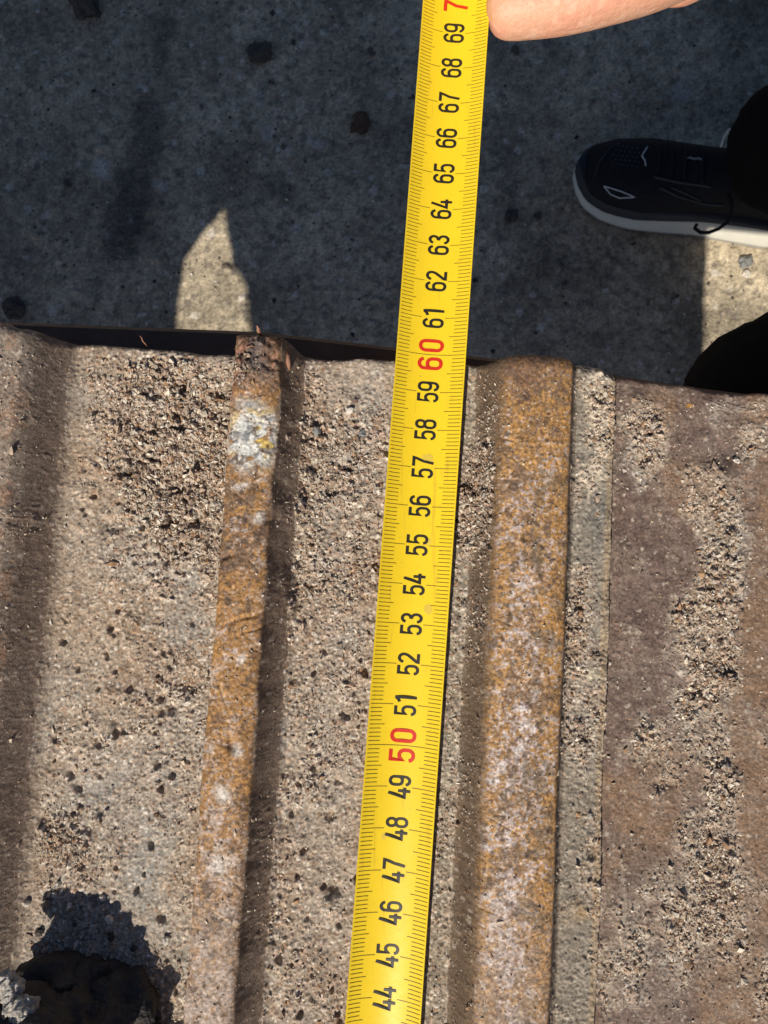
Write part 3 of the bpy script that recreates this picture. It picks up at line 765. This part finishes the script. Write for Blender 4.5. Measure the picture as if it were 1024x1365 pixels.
def build_tape():
    root = empty('tape_measure', tape_pt(57, 0))
    tag(root, 'yellow steel tape measure laid lengthwise across the shoe, numbers 44 to 69 showing', 'tape measure')
    inv = Matrix.Translation(-root.location)
    def add(name, V, Fc, mat, smooth=False):
        me = py_mesh(name, [inv @ v for v in V], Fc, smooth)
        return link(name, me, mat, root)
    # blade: curved strip with thickness
    ns = 20; n0, n1 = 40.0, 70.55
    lens = np.linspace(n0, n1, 90)
    V, Fc = [], []
    for n in lens:
        for k in range(ns + 1): V.append(tape_pt(n, HALF_ARC * (2 * k / ns - 1)))
        for k in range(ns + 1): V.append(tape_pt(n, HALF_ARC * (2 * k / ns - 1), -0.00022))
    m = ns + 1
    for i in range(len(lens) - 1):
        a, b = i * 2 * m, (i + 1) * 2 * m
        for k in range(ns):
            Fc.append((a + k, a + k + 1, b + k + 1, b + k)); Fc.append((a + m + k + 1, a + m + k, b + m + k, b + m + k + 1))
        Fc.append((a + m, a, b, b + m)); Fc.append((a + ns, a + m + ns, b + m + ns, b + ns))
    blade = add('blade', V, Fc, M_TAPE, True)
    blade.data.set_sharp_from_angle(angle=R(50)) if hasattr(blade.data, 'set_sharp_from_angle') else None
    def printed(name, quads, mat, up):
        V, Fc = [], []
        for q in quads:
            b = len(V)
            for (n, w) in q: V.append(inv @ tape_pt(n, w, up))
            Fc.append(tuple(range(b, b + 4)))
        return link(name, py_mesh(name, V, Fc), mat, blade)
    # millimetre scale on both edges
    tq = []
    hwt = 0.0074                              # cm along
    for mm in range(405, 706):
        n = mm / 10.0
        if mm % 100 == 0: spans = [(-0.0092, 0.0092)]
        else:
            L = 0.0061 if mm % 10 == 0 else (0.0042 if mm % 5 == 0 else 0.0033)
            Lr = 0.0061 if mm % 10 == 0 else (0.0047 if mm % 5 == 0 else 0.0035)
            spans = [(-0.0092, -0.0092 + L), (0.0092 - Lr, 0.0092)]
        for a, b in spans:
            seg = max(2, int((b - a) / 0.0012))
            for k in range(seg):
                wa = a + (b - a) * k / seg; wb = a + (b - a) * (k + 1) / seg
                tq.append(((n - hwt, wa), (n - hwt, wb), (n + hwt, wb), (n + hwt, wa)))
    printed('scale_marks', tq, M_TICK, 0.000035)['kind'] = 'stuff'
    def number(txt, n, size, gap, dw):
        """text reads up the tape, its top to the left, centred on reading n"""
        tot = 2 * dw + gap
        qs = []
        for i, ch in enumerate(txt):
            a0 = -tot / 2 + i * (dw + gap)
            for path in DIG[ch]:
                for q in ribbon(path, W * 1.12):
                    qs.append(tuple((n + (a0 + p[0] * dw) * 100 , -(p[1] * size / 1.75 - size / 2)) for p in q))
        return qs
    for n in range(41, 71):
        if n % 10 == 0: printed('red_number', number(str(n), n, 0.0066, 0.0015, 0.0033), M_RED, 0.00006)
        else: printed('black_number', number(str(n), n, 0.0056, 0.00042, 0.0025), M_INK, 0.00006)
    # worn pale smudges in the lacquer
    for n, w, r in ((57.25, 0.0012, 0.0022), (55.1, 0.0028, 0.0012), (53.4, 0.004, 0.0016), (47.8, -0.003, 0.0012)):
        V = [inv @ tape_pt(n, w, 0.00002)]; Fc = []
        for k in range(14):
            t = 2 * math.pi * k / 14; rr = r * random.uniform(.5, 1)
            V.append(inv @ tape_pt(n + rr * math.sin(t) * 100, w + rr * .8 * math.cos(t), 0.00002))
        for k in range(14): Fc.append((0, 1 + k, 1 + (k + 1) % 14))
        link('smudge', py_mesh('smudge', V, Fc), M_SMUDGE, blade)
    # case held in the hand
    def box(name, cx, y0, y1, hw, z0, z1, mat, bev):
        bm = bmesh.new(); bmesh.ops.create_cube(bm, size=1)
        bmesh.ops.scale(bm, vec=(2 * hw, y1 - y0, z1 - z0), verts=bm.verts)
        bmesh.ops.bevel(bm, geom=bm.edges[:], offset=bev, segments=3, affect='EDGES', profile=.5)
        c = tape_pt(60, 0); 
        base = TA + (TB - TA) * (((y0 + y1) / 2 - TA.y) / (TB.y - TA.y))
        M = Matrix.Translation(Vector((base.x + cx, base.y, (z0 + z1) / 2))) @ Matrix.Rotation(math.atan2(-TDIR.x, TDIR.y), 4, 'Z')
        for v in bm.verts: v.co = inv @ (M @ v.co)
        me = bpy.data.meshes.new(name); bm.to_mesh(me); bm.free()
        for p in me.polygons: p.use_smooth = True
        return link(name, me, mat, root)
    y_front = un(600, 4.5, -0.003).y
    box('case_foot', 0.0006, y_front, y_front + 0.068, 0.0132, -0.003, -0.0005, M_CASE, 0.0008)
    box('case_body', 0.0006, y_front + 0.004, y_front + 0.066, 0.0140, 0.0075, 0.062, M_CASE_Y, 0.008)
    box('case_cheek', 0.0006, y_front + 0.012, y_front + 0.058, 0.0150, 0.014, 0.054, M_CASE, 0.004)
    return root
build_tape()

# ------------------------------------------------------------------ clods, chips and flakes
def lump_mesh(name, r, seed, sub=3, flat=0.7, rough=0.35, freq=1.0):
    bm = bmesh.new(); bmesh.ops.create_icosphere(bm, subdivisions=sub, radius=1)
    V = np.array([v.co[:] for v in bm.verts])
    n = np.zeros(len(V))
    for o in range(4):
        k = 1.6 * freq * 2 ** o
        n += (vnoise(V[:, 0] * k + 3.1 * seed, V[:, 1] * k + V[:, 2] * 1.7 * k, seed + o) + vnoise(V[:, 2] * k + seed, V[:, 0] * k - V[:, 1] * 1.3 * k, seed + 9 + o)) * .5 * .6 ** o
    for v, d in zip(bm.verts, n):
        v.co = v.co * (1 + rough * d); v.co.x *= r[0]; v.co.y *= r[1]; v.co.z *= r[2]
    me = bpy.data.meshes.new(name); bm.to_mesh(me); bm.free()
    return me

M_CLOD = simple_mat("black_greasy_soil", (0.045, 0.036, 0.030), 0.7, nscale=500, namp=0.8, bump=0.0016, bscale=450)
M_CHIP = simple_mat("pale_stone", (0.60, 0.54, 0.46), 0.8, nscale=900, namp=0.25, bump=0.0002, bscale=1500)
M_LIT_CRUST = simple_mat("pale_lit_crust", (0.42, 0.38, 0.33), 0.85, nscale=420, namp=0.75, bump=0.0009, bscale=700)
M_CHIPD = simple_mat("grey_stone", (0.20, 0.20, 0.19), 0.8, nscale=900, namp=0.3, bump=0.0002, bscale=1500)
M_DARKC = simple_mat("dark_soil_clod", (0.085, 0.068, 0.055), 0.9, nscale=300, namp=0.5, bump=0.001, bscale=300)
M_RUSTC = simple_mat("rusty_lump", (0.11, 0.060, 0.036), 0.9, nscale=300, namp=0.5, bump=0.001, bscale=300)
M_FLAKE = simple_mat("reddish_rust_flake", (0.30, 0.15, 0.09), 0.7, nscale=700, namp=0.35, bump=0.0002, bscale=1500)

def build_lumps():
    # black greasy clod at the lower left, with the sunlight on its crest put into a pale crust colour
    c = un(52, 1362, 0.012)
    root = empty('grease_clod', (c.x, c.y, 0.0))
    tag(root, 'big black greasy clod with a pale sunlit crest in the lower left corner', 'clod')
    for k, (dx, dy, dz, rx, ry, rz) in enumerate(((.004, -.006, .006, .0185, .019, .0215), (-.009, -.010, .004, .012, .016, .013), (.014, .000, .003, .010, .012, .012), (.001, .010, .002, .011, .008, .0075), (-.011, .004, .001, .009, .007, .006), (.018, -.014, .003, .009, .012, .010), (-.0205, .000, .003, .006, .009, .013))):
        o = link('clod_lump', lump_mesh('clod_lump', (rx, ry, rz), 320 + 7 * k, 5 if k == 0 else 4, rough=.40, freq=.9), M_CLOD, root)
        for p in o.data.polygons: p.use_smooth = True
        o.location = (dx + .001, dy - .007, dz - .001)
    for k in range(16):
        an = random.uniform(0, 6.28); rr = random.uniform(.0005, .0013); ds = random.uniform(.016, .026)
        o = link('crumb', lump_mesh('crumb', (rr, rr * .9, rr * .8), 370 + k, 2, rough=.5), M_CLOD, root)
        x_, y_ = ds * math.cos(an), -.004 + ds * .9 * math.sin(an)
        o.location = (x_, y_, pad_z(c.x + x_, c.y + y_) + rr * .3)
    q0 = un(10, 1312, .013); q1 = un(34, 1366, .018)
    for k in range(7):
        p = q0.lerp(q1, k / 6); rr = random.uniform(.0017, .0028)
        o = link('lit_crust', lump_mesh('lit_crust', (rr, rr * 1.2, rr * .9), 420 + k, 4, rough=.45, freq=1.1), M_LIT_CRUST, root)
        for p_ in o.data.polygons: p_.use_smooth = True
        o.location = p - root.location + Vector((random.uniform(-.001, .001), 0, random.uniform(-.0008, .0008)))
    # stone chips on the dirt, each with its own long shadow
    chips = [(78, 1178, 9, 0, 'pale flat chip beside the shadow tip of the black clod'), (73, 1191, 7, 0, 'small white chip just under the flat pale one near the clod shadow'),
             (93, 1206, 7, 0, 'bright round chip on the upper rim of the clod shadow'), (137, 1195, 9, 0, 'pale chip out in the left valley above the clod shadow'),
             (147, 1224, 10, 0, 'larger pale chip right of the clod shadow with a pointed shade'), (223, 1253, 10, 0, 'pale chip close to the narrow ridge near the bottom'),
             (36, 1203, 9, 0, 'yellowish chip at the left rim of the clod shadow'), (466, 548, 9, 0, 'white chip left of the tape beside number 58'),
             (421, 576, 13, 1, 'grey green stone in the valley right of the white paint patch'), (484, 578, 11, 1, 'small grey stone left of the tape near number 58'),
             (981, 614, 9, 0, 'white grey chip in the dark hollow of the right shoe'), (148, 983, 8, 0, 'pale chip in mid left valley under a pointed shade'), (251, 936, 9, 0, 'pale chip by the dark pit left of the narrow ridge')]
    for k, (a, b, r, m, lab) in enumerate(chips):
        p = pad_pt(a, b); rr = r * 0.5 / 5125
        me = lump_mesh('stone_chip', (rr * random.uniform(1, 1.4), rr * random.uniform(.8, 1.1), rr * random.uniform(1.0, 1.5)), 400 + k, 2, rough=.5, freq=.7)
        o = link('stone_chip', me, M_CHIPD if m else M_CHIP)
        o.location = p + Vector((0, 0, rr * 0.35)); o.rotation_euler = (random.uniform(-.5, .5), random.uniform(-.5, .5), random.uniform(0, 6))
        tag(o, lab, 'stone chip', 'stone chips on the track shoes')
    # clods on the concrete
    clods = [(347, 72, 15, 0, 'dark round soil clod on the shaded concrete left of the tape top'), (480, 166, 14, 1, 'rusty brown lump on the shaded concrete left of number 66'),
             (116, 10, 22, 0, 'largest black clod at the upper left edge of the concrete'), (20, 413, 14, 0, 'dark clod on the concrete at the far left above the shoe'),
             (680, 288, 9, 0, 'dark clod on the concrete right of number 64')]
    for k, (a, b, r, m, lab) in enumerate(clods):
        p = un(a, b, GZ); rr = r / 1090
        me = lump_mesh('soil_clod', (rr, rr * .9, rr * .55), 500 + k, 3, rough=.6)
        me.name = 'soil_clod'; o = link('soil_clod', me, M_RUSTC if m else M_DARKC); o.location = p + Vector((0, 0, rr * .2)); o.rotation_euler.z = k
        tag(o, lab, 'soil clod', 'clods on the concrete')
    for a, b, r, m, lab in ((992, 350, 9, 2, 'dark grey pebble in the sunlit concrete by the shoe'), (995, 366, 6, 0, 'pale pebble just below the dark one in the sunlit concrete')):
        p = un(a, b, GZ); rr = r / 1090
        o = link('pebble', lump_mesh('pebble', (rr, rr * .9, rr * .7), int(600 + a), 3, rough=.4), M_CHIP if m == 0 else M_CHIPD)
        o.location = p + Vector((0, 0, rr * .3)); tag(o, lab, 'pebble')
    # curled rust slivers at the tip of the narrow grouser
    fl = [((346, 441), (352, 452), .0011, .004, 'upright reddish sliver poking past the tip of the narrow ridge'), ((383, 470), (386, 494), .0013, .001, 'broad copper red sliver on the right corner of the narrow ridge tip'),
          ((328, 466), (342, 463), .0005, .001, 'thin pale sliver lying across the ridge tip left of centre'), ((355, 456), (372, 452), .0005, .0015, 'thin bent sliver at the far edge of the ridge tip'),
          ((362, 508), (384, 498), .0005, .0006, 'long thin sliver crossing below the black spot on the ridge tip'), ((312, 466), (326, 470), .0005, .0006, 'short sliver at the left corner of the ridge tip'),
          ((327, 452), (330, 465), .0004, .0018, 'short upright splinter on the left of the ridge tip'), ((191, 452), (197, 462), .0004, .003, 'thin wiry splinter sticking up from the valley end left of the narrow ridge')]
    for k, (a, b, r, lift, lab) in enumerate(fl):
        p = pad_pt(*a) + Vector((0, 0, lift)); q = pad_pt(*b) + Vector((0, 0, .0003)); m = (p + q) / 2 + Vector((random.uniform(-.0006, .0006), random.uniform(-.0004, .0004), .0006))
        me = tube_mesh('rust_sliver', [p, (p + m) / 2 + Vector((.0002, 0, .0001)), m, (q + m) / 2, q], [r * .15, r * .4, r * .5, r * .4, r * .15], 5)
        o = link('rust_sliver', me, M_FLAKE); tag(o, lab, 'rust sliver', 'rust slivers at the ends of the shoe')
build_lumps()

# ------------------------------------------------------------------ person holding the tape
M_SKIN = simple_mat("skin", (0.68, 0.365, 0.235), 0.55, nscale=140, namp=0.10, bump=0.0005, bscale=420, sss=0.15)
wear(M_SKIN, 75, .42, .66, (0.70, 0.29, 0.19), .8)
wear(M_SKIN, 900, .52, .64, (0.58, 0.27, 0.17), .5)
wear(M_SKIN, 260, .55, .66, (0.80, 0.50, 0.35), .5, (1, .35, 1))
M_CLOTH = simple_mat("black_cloth", (0.009, 0.009, 0.010), 1.0, spec=0.05, nscale=60, namp=0.3, bump=0.002, bscale=60)
M_UPPER = simple_mat("black_knit_mesh", (0.013, 0.013, 0.016), 0.85, spec=0.25, nscale=200, namp=0.4, bump=0.0006, bscale=700)
M_MID = simple_mat("dark_grey_foam", (0.036, 0.038, 0.042), 0.8, nscale=120, namp=0.25)
M_SOLE = simple_mat("off_white_foam", (0.62, 0.60, 0.52), 0.75, nscale=60, namp=0.12, bump=0.0004, bscale=200)
M_OUTS = simple_mat("dusty_outsole", (0.27, 0.26, 0.23), 0.85, nscale=90, namp=0.25)
M_LOGO = simple_mat("reflective_print", (0.55, 0.58, 0.58), 0.5)
M_LOGOG = simple_mat("grey_print", (0.20, 0.22, 0.25), 0.6)
M_HAIR = simple_mat("dark_hair", (0.03, 0.02, 0.014), 0.6)

def skin_mesh(name, chains, sub=3):
    """one smooth surface grown round a skeleton; chains are lists of (key, pos, radius); shared keys join"""
    keys, pos, rad, edges = {}, [], [], []
    for ch in chains:
        prev = None
        for key, p, r in ch:
            if key not in keys:
                keys[key] = len(pos); pos.append(Vector(p)); rad.append(r if isinstance(r, tuple) else (r, r))
            i = keys[key]
            if prev is not None: edges.append((prev, i))
            prev = i
    me = bpy.data.meshes.new(name + '_skeleton'); me.from_pydata([p[:] for p in pos], edges, []); me.update()
    o = bpy.data.objects.new(name + '_skeleton', me); col.objects.link(o)
    md = o.modifiers.new('skin', 'SKIN'); md.use_smooth_shade = True; md.branch_smoothing = 0.6
    for i, sv in enumerate(me.skin_vertices[0].data):
        sv.radius = rad[i]; sv.use_root = (i == 0)
    sb = o.modifiers.new('sub', 'SUBSURF'); sb.levels = sub; sb.render_levels = sub
    dg = bpy.context.evaluated_depsgraph_get(); ev = o.evaluated_get(dg)
    out = bpy.data.meshes.new_from_object(ev)
    out.name = name
    bpy.data.objects.remove(o, do_unlink=True); bpy.data.meshes.remove(me)
    for p in out.polygons: p.use_smooth = True
    out.materials.clear()
    return out

def build_person():
    tip = un(645, 17, 0.004)
    ip = un(748, -2, 0.006); mcp = un(880, -52, 0.008)
    b1 = un(907, -27, -0.010)
    wr = Vector((0.185, 0.235, 0.004))
    J = dict(pel=(0.80, 0.32, -0.42), sp=(0.70, 0.33, -0.20), ch=(0.59, 0.34, 0.00), nk=(0.54, 0.34, 0.13), hd0=(0.52, 0.34, 0.19), hd1=(0.48, 0.34, 0.27), hd2=(0.485, 0.34, 0.34),
             rs=(0.57, 0.51, 0.04), re=(0.40, 0.47, -0.06), ls=(0.46, 0.18, 0.03), le=(0.141, 0.022, -0.105), lw=(0.40, 0.20, -0.235),
             rh=(0.80, 0.42, -0.44), rk=(0.46, 0.475, -0.25), ra=(0.455, 0.475, -0.64), lh=(0.80, 0.22, -0.44), lk=(0.60, 0.20, -0.26), la=(0.67, 0.17, -0.66))
    chains = [
        [('pel', J['pel'], .115), ('sp', J['sp'], .11), ('ch', J['ch'], .12), ('nk', J['nk'], .055), ('hd0', J['hd0'], .065), ('hd1', J['hd1'], .082), ('hd2', J['hd2'], .07)],
        [('hd1', J['hd1'], .082), ('nose', (0.392, 0.34, 0.26), .014)],
        [('ch', J['ch'], .12), ('rs', J['rs'], .058), ('rm', (0.49, .50, -.01), .045), ('re', J['re'], .038), ('rf', (0.30, 0.36, -.02), .034), ('rw', wr, (.026, .020)),
         ('pm', (0.150, 0.222, 0.0), (.024, .016)), ('pk', (0.128, 0.222, -0.006), (.020, .013)), ('i1', (0.112, 0.206, -0.014), .0098), ('i2', (0.100, 0.187, -0.015), .0092), ('i3', tuple(b1), .0086), ('i4', (b1.x - .010, b1.y + .006, -.014), .0075)],
        [('pm', (0.150, 0.222, 0.0), (.024, .016)), ('t0', tuple(mcp), .0128), ('t1', tuple(ip), .0098), ('t2', tuple(tip), .0076)],
        [('pk', (0.128, 0.222, -0.006), (.020, .013)), ('m1', (0.106, 0.226, -0.016), .0095), ('m2', (0.083, 0.212, -0.026), .009), ('m3', (0.062, 0.198, -0.024), .0078)],
        [('pk', (0.128, 0.222, -0.006), (.020, .013)), ('n1', (0.112, 0.243, -0.014), .009), ('n2', (0.088, 0.234, -0.028), .0085), ('n3', (0.065, 0.222, -0.027), .0075)],
        [('pm', (0.150, 0.222, 0.0), (.024, .016)), ('q0', (0.130, 0.250, -0.004), .010), ('q1', (0.112, 0.262, -0.015), .008), ('q2', (0.095, 0.252, -0.028), .0072), ('q3', (0.078, 0.245, -0.028), .0065)],
        [('ch', J['ch'], .12), ('ls', J['ls'], .058), ('le', J['le'], .038), ('lw', J['lw'], (.026, .02)), ('lp', (0.44, .225, -.25), (.036, .016)), ('lf1', (0.475, .23, -.255), (.016, .009)), ('lf2', (0.50, .23, -.26), .009)],
        [('pel', J['pel'], .115), ('rh', J['rh'], .088), ('rk', J['rk'], .056), ('rc', (0.485, .475, -.42), .05), ('ra', J['ra'], .03), ('rt', (0.40, .487, -.70), (.022, .016))],
        [('pel', J['pel'], .115), ('lh', J['lh'], .088), ('lk', J['lk'], .052), ('lc', (0.645, .185, -.43), .05), ('la', J['la'], .032), ('lt', (0.60, .17, -.71), (.022, .016))],
    ]
    body = link('person', skin_mesh('person', chains), M_SKIN)
    tag(body, 'crouching person in black clothes, thumb pinching the top end of the yellow tape', 'person')
    # clothing
    tr = skin_mesh('trousers', [
        [('pel', J['pel'], .135), ('rh', J['rh'], .105), ('rk', J['rk'], .078), ('rc', (0.485, .475, -.42), .074), ('ra', (0.448, .465, -.58), (.074, .068)), ('rb', (0.430, .470, -.655), (.074, .064))],
        [('pel', J['pel'], .135), ('lh', J['lh'], .105), ('lk', J['lk'], .078), ('lc', (0.645, .185, -.43), .072), ('la', J['la'], .06)]])
    def folds(me, amp, fr):
        n = len(me.vertices); co = np.empty(n * 3, np.float32); no = np.empty(n * 3, np.float32)
        me.vertices.foreach_get('co', co); me.vertices.foreach_get('normal', no); co = co.reshape(-1, 3).astype(float); no = no.reshape(-1, 3)
        w = 1 - np.abs(fbm(co[:, 0] * fr + co[:, 2] * fr * .7, co[:, 1] * fr * .6 + co[:, 2] * fr * 1.2, 61, 3)) * 2.2
        co += no * (amp * w)[:, None]
        me.vertices.foreach_set('co', co.astype(np.float32).ravel()); me.update()
    folds(tr, .006, 26)
    link('trousers', tr, M_CLOTH, body)
    jk = skin_mesh('jacket', [
        [('pel', (0.80, .32, -.38), .14), ('sp', J['sp'], .135), ('ch', J['ch'], .145), ('nk', (0.55, .34, .09), .075)],
        [('ch', J['ch'], .145), ('rs', J['rs'], .078), ('rm', (0.49, .50, -.01), .06), ('re', J['re'], .052), ('rf', (0.32, .38, -.023), .045)],
        [('ch', J['ch'], .145), ('ls', J['ls'], .075), ('lu', (.31, .115, -.035), .056), ('le', J['le'], .073), ('lf', (0.37, .18, -.218), .042)]])
    folds(jk, .004, 30)
    link('jacket', jk, M_CLOTH, body)
    bm = bmesh.new(); bmesh.ops.create_icosphere(bm, subdivisions=3, radius=0.098)
    for v in list(bm.verts):
        if v.co.z < -0.02 and v.co.x < 0.03: v.co *= .78
    bmesh.ops.translate(bm, vec=(0.495, .34, .305), verts=bm.verts)
    me = bpy.data.meshes.new('hair'); bm.to_mesh(me); bm.free(); [setattr(p, 'use_smooth', True) for p in me.polygons]
    link('hair', me, M_HAIR, body)
    return body
PERSON = build_person()

def build_shoe(name, toe, heel, parent, detail):
    toe = Vector(toe); heel = Vector(heel)
    ax = (heel - toe); L = ax.length; ax.normalize(); side = Vector((ax.y, -ax.x, 0))   # side: towards the camera's lower edge
    NS = 40; NK = 40
    def width(t):                       # half widths along the sole: near (lower) side and far side
        near = np.interp(t, [0, .02, .06, .14, .28, .42, .55, .70, .85, .95, 1], [.004, .021, .034, .045, .051, .049, .046, .048, .050, .038, .006])
        far = np.interp(t, [0, .02, .06, .14, .28, .42, .55, .70, .85, .95, 1], [.004, .020, .033, .044, .049, .044, .038, .037, .038, .032, .006])
        return near, far
    def base_z(t): return np.interp(t, [0, .08, .2, .6, .9, 1], [.020, .008, .002, .001, .002, .012])
    def sole_h(t): return np.interp(t, [0, .1, .25, .5, .75, 1], [.017, .019, .024, .036, .046, .046])
    def mid_h(t): return np.interp(t, [0, .1, .25, .5, .7, 1], [.016, .017, .018, .012, .006, .004])
    def loft(name, ring, mat, caps=True, par=None):
        V, Fc = [], []
        for i in range(NS + 1):
            t = 0.5 - 0.5 * math.cos(math.pi * i / NS)
            for k in range(NK):
                a, z = ring(t, 2 * math.pi * k / NK)
                V.append(toe + ax * (t * L) + side * a + Vector((0, 0, z)))
        for i in range(NS):
            for k in range(NK):
                Fc.append((i * NK + k, i * NK + (k + 1) % NK, (i + 1) * NK + (k + 1) % NK, (i + 1) * NK + k))
        if caps: Fc.append(tuple(range(NK))); Fc.append(tuple(reversed(range(NS * NK, (NS + 1) * NK))))
        me = py_mesh(name, V, Fc, True)
        bm = bmesh.new(); bm.from_mesh(me); bmesh.ops.recalc_face_normals(bm, faces=bm.faces); bm.to_mesh(me); bm.free()
        return link(name, me, mat, par)
    def sup(c, e): return math.copysign(abs(c) ** e, c)
    def slab_ring(z0f, z1f, scale, flare):
        def ring(t, th):
            n, f_ = width(t); c, s_ = sup(math.cos(th), .35), sup(math.sin(th), .35)
            zz = z0f(t) + (z1f(t) - z0f(t)) * (s_ * .5 + .5)
            w = (n if c > 0 else f_) * scale + flare * (-s_)
            return c * w, zz
        return ring
    def upper_ring(t, th):
        n, f_ = width(t)
        top = np.interp(t, [0, .03, .08, .16, .30, .45, .58, .68, .80, .92, 1], [.036, .049, .060, .068, .077, .088, .100, .112, .108, .100, .060])
        z0 = base_z(t) + sole_h(t) + 0.004
        c, s_ = math.cos(th), math.sin(th)
        nar = np.interp(t, [0, .3, .5, .7, 1], [.96, .94, .88, .82, .85])
        w = (n if c > 0 else f_) * nar
        if s_ >= 0:
            pw = np.interp(t, [0, .2, .6, 1], [.75, .72, .85, .8])
            return sup(c, pw) * w, z0 + (top - z0) * sup(s_, .85)
        return sup(c, .6) * w, z0 + .006 * s_
    root = link(name, bpy.data.meshes.new(name), None, parent) if False else None
    up = loft(name, upper_ring, M_UPPER, True, parent)
    loft('outsole', slab_ring(base_z, lambda t: base_z(t) + .005, 1.0, 0.001), M_OUTS, True, up)
    loft('sole', slab_ring(lambda t: base_z(t) + .004, lambda t: base_z(t) + sole_h(t), 1.03, 0.003), M_SOLE, True, up)
    loft('midsole_band', slab_ring(lambda t: base_z(t) + sole_h(t) - .002, lambda t: base_z(t) + sole_h(t) + mid_h(t), .985, 0.002), M_MID, True, up)
    if not detail: return up
    bpy.context.view_layer.update()
    me = up.data
    trees = [(BVHTree.FromPolygons([v.co for v in o.data.vertices], [p.vertices[:] for p in o.data.polygons]), o) for o in [up] + list(up.children)]
    co = Vector((0, 0, CAM_Z))
    def hit(px, py):
        d = (un(px, py, GZ) - co).normalized(); best = None
        for tr, o in trees:
            p, nrm, i, dist = tr.ray_cast(co, d)
            if p is not None and (best is None or dist < best[2]): best = (p, nrm, dist)
        return best
    def stroke(nm, pts, r, mat, lift=0.0006):
        P = []
        for i in range(len(pts) - 1):
            for k in range(6):
                a = pts[i][0] + (pts[i + 1][0] - pts[i][0]) * k / 6; b = pts[i][1] + (pts[i + 1][1] - pts[i][1]) * k / 6
                h_ = hit(a, b)
                if h_: P.append(h_[0] - (h_[0] - co).normalized() * lift)
        h_ = hit(*pts[-1])
        if h_: P.append(h_[0] - (h_[0] - co).normalized() * lift)
        if len(P) > 2: link(nm, tube_mesh(nm, P, r, 6), mat, up)
    stroke('chevron_mark', [(863, 196), (858, 204), (856, 208), (860, 214), (861, 221)], 0.0009, M_LOGO)
    stroke('teardrop_outline', [(805, 248), (828, 255), (847, 263), (826, 264), (814, 259), (805, 248)], 0.0008, M_LOGO)
    stroke('tongue_print', [(914, 211), (920, 210), (926, 212), (931, 211), (937, 213)], 0.0012, M_LOGOG)
    stroke('side_seam', [(880, 250), (905, 262), (940, 272), (965, 274)], 0.0016, M_MID)
    stroke('toe_seam', [(792, 236), (800, 215), (815, 196), (835, 187)], 0.0010, M_MID)
    stroke('eyelet_panel', [(868, 186), (905, 182), (945, 180)], 0.0016, M_MID)
    stroke('eyelet_panel', [(872, 236), (905, 243), (948, 249)], 0.0016, M_MID)
    stroke('side_seam', [(895, 250), (915, 258), (935, 268)], 0.0012, M_MID)
    for i in range(5):
        for j in range(6):
            a, b = 818 + j * 6.2 + (i % 2) * 3, 194 + i * 6.0 + j * .8
            h_ = hit(a, b)
            if h_:
                p = h_[0] + h_[1] * .0002; 
                n = h_[1]; u = n.orthogonal().normalized(); v = n.cross(u)
                link('vent_hole', py_mesh('vent_hole', [p + (u * math.cos(k * math.pi / 4) + v * math.sin(k * math.pi / 4)) * .0013 for k in range(8)], [tuple(range(8))]), M_MID, up)
    # laces and the loose loop over the sole
    for a in ([(872, 190), (880, 205), (878, 230)], [(890, 186), (898, 205), (895, 236)], [(908, 184), (915, 200), (912, 240)], [(930, 184), (938, 205), (936, 246)]):
        stroke('lace', a, 0.0020, M_UPPER, .0012)
    P = [un(970, 258, GZ + .092), un(975, 272, GZ + .090), un(975, 285, GZ + .083), un(970, 296, GZ + .074), un(958, 305, GZ + .066), un(945, 310, GZ + .060), un(934, 310, GZ + .056), un(926, 304, GZ + .052), un(929, 299, GZ + .052)]
    link('lace_loop', tube_mesh('lace_loop', P, 0.0022, 8), M_UPPER, up)
    P = [un(990, 263, GZ + .085), un(996, 266, GZ + .086), un(994, 257, GZ + .086), un(990, 263, GZ + .085)]
    link('lace_tip', tube_mesh('lace_tip', P, 0.0012, 6), M_LOGO, up)
    P = [un(961, 196, GZ + .110), un(965, 184, GZ + .114), un(972, 174, GZ + .118), un(980, 169, GZ + .122), un(988, 164, GZ + .126)]
    link('pull_tab', tube_mesh('pull_tab', P, [.0012, .0017, .002, .0016, .002], 6), M_LOGO, up)
    return up
toe = un(764, 246, GZ)
build_shoe('running_shoe', (toe.x - 0.006, 0.508, GZ), (toe.x + 0.290, 0.462, GZ), PERSON, True)
build_shoe('running_shoe', (0.45, 0.17, GZ), (0.74, 0.17, GZ), PERSON, False)
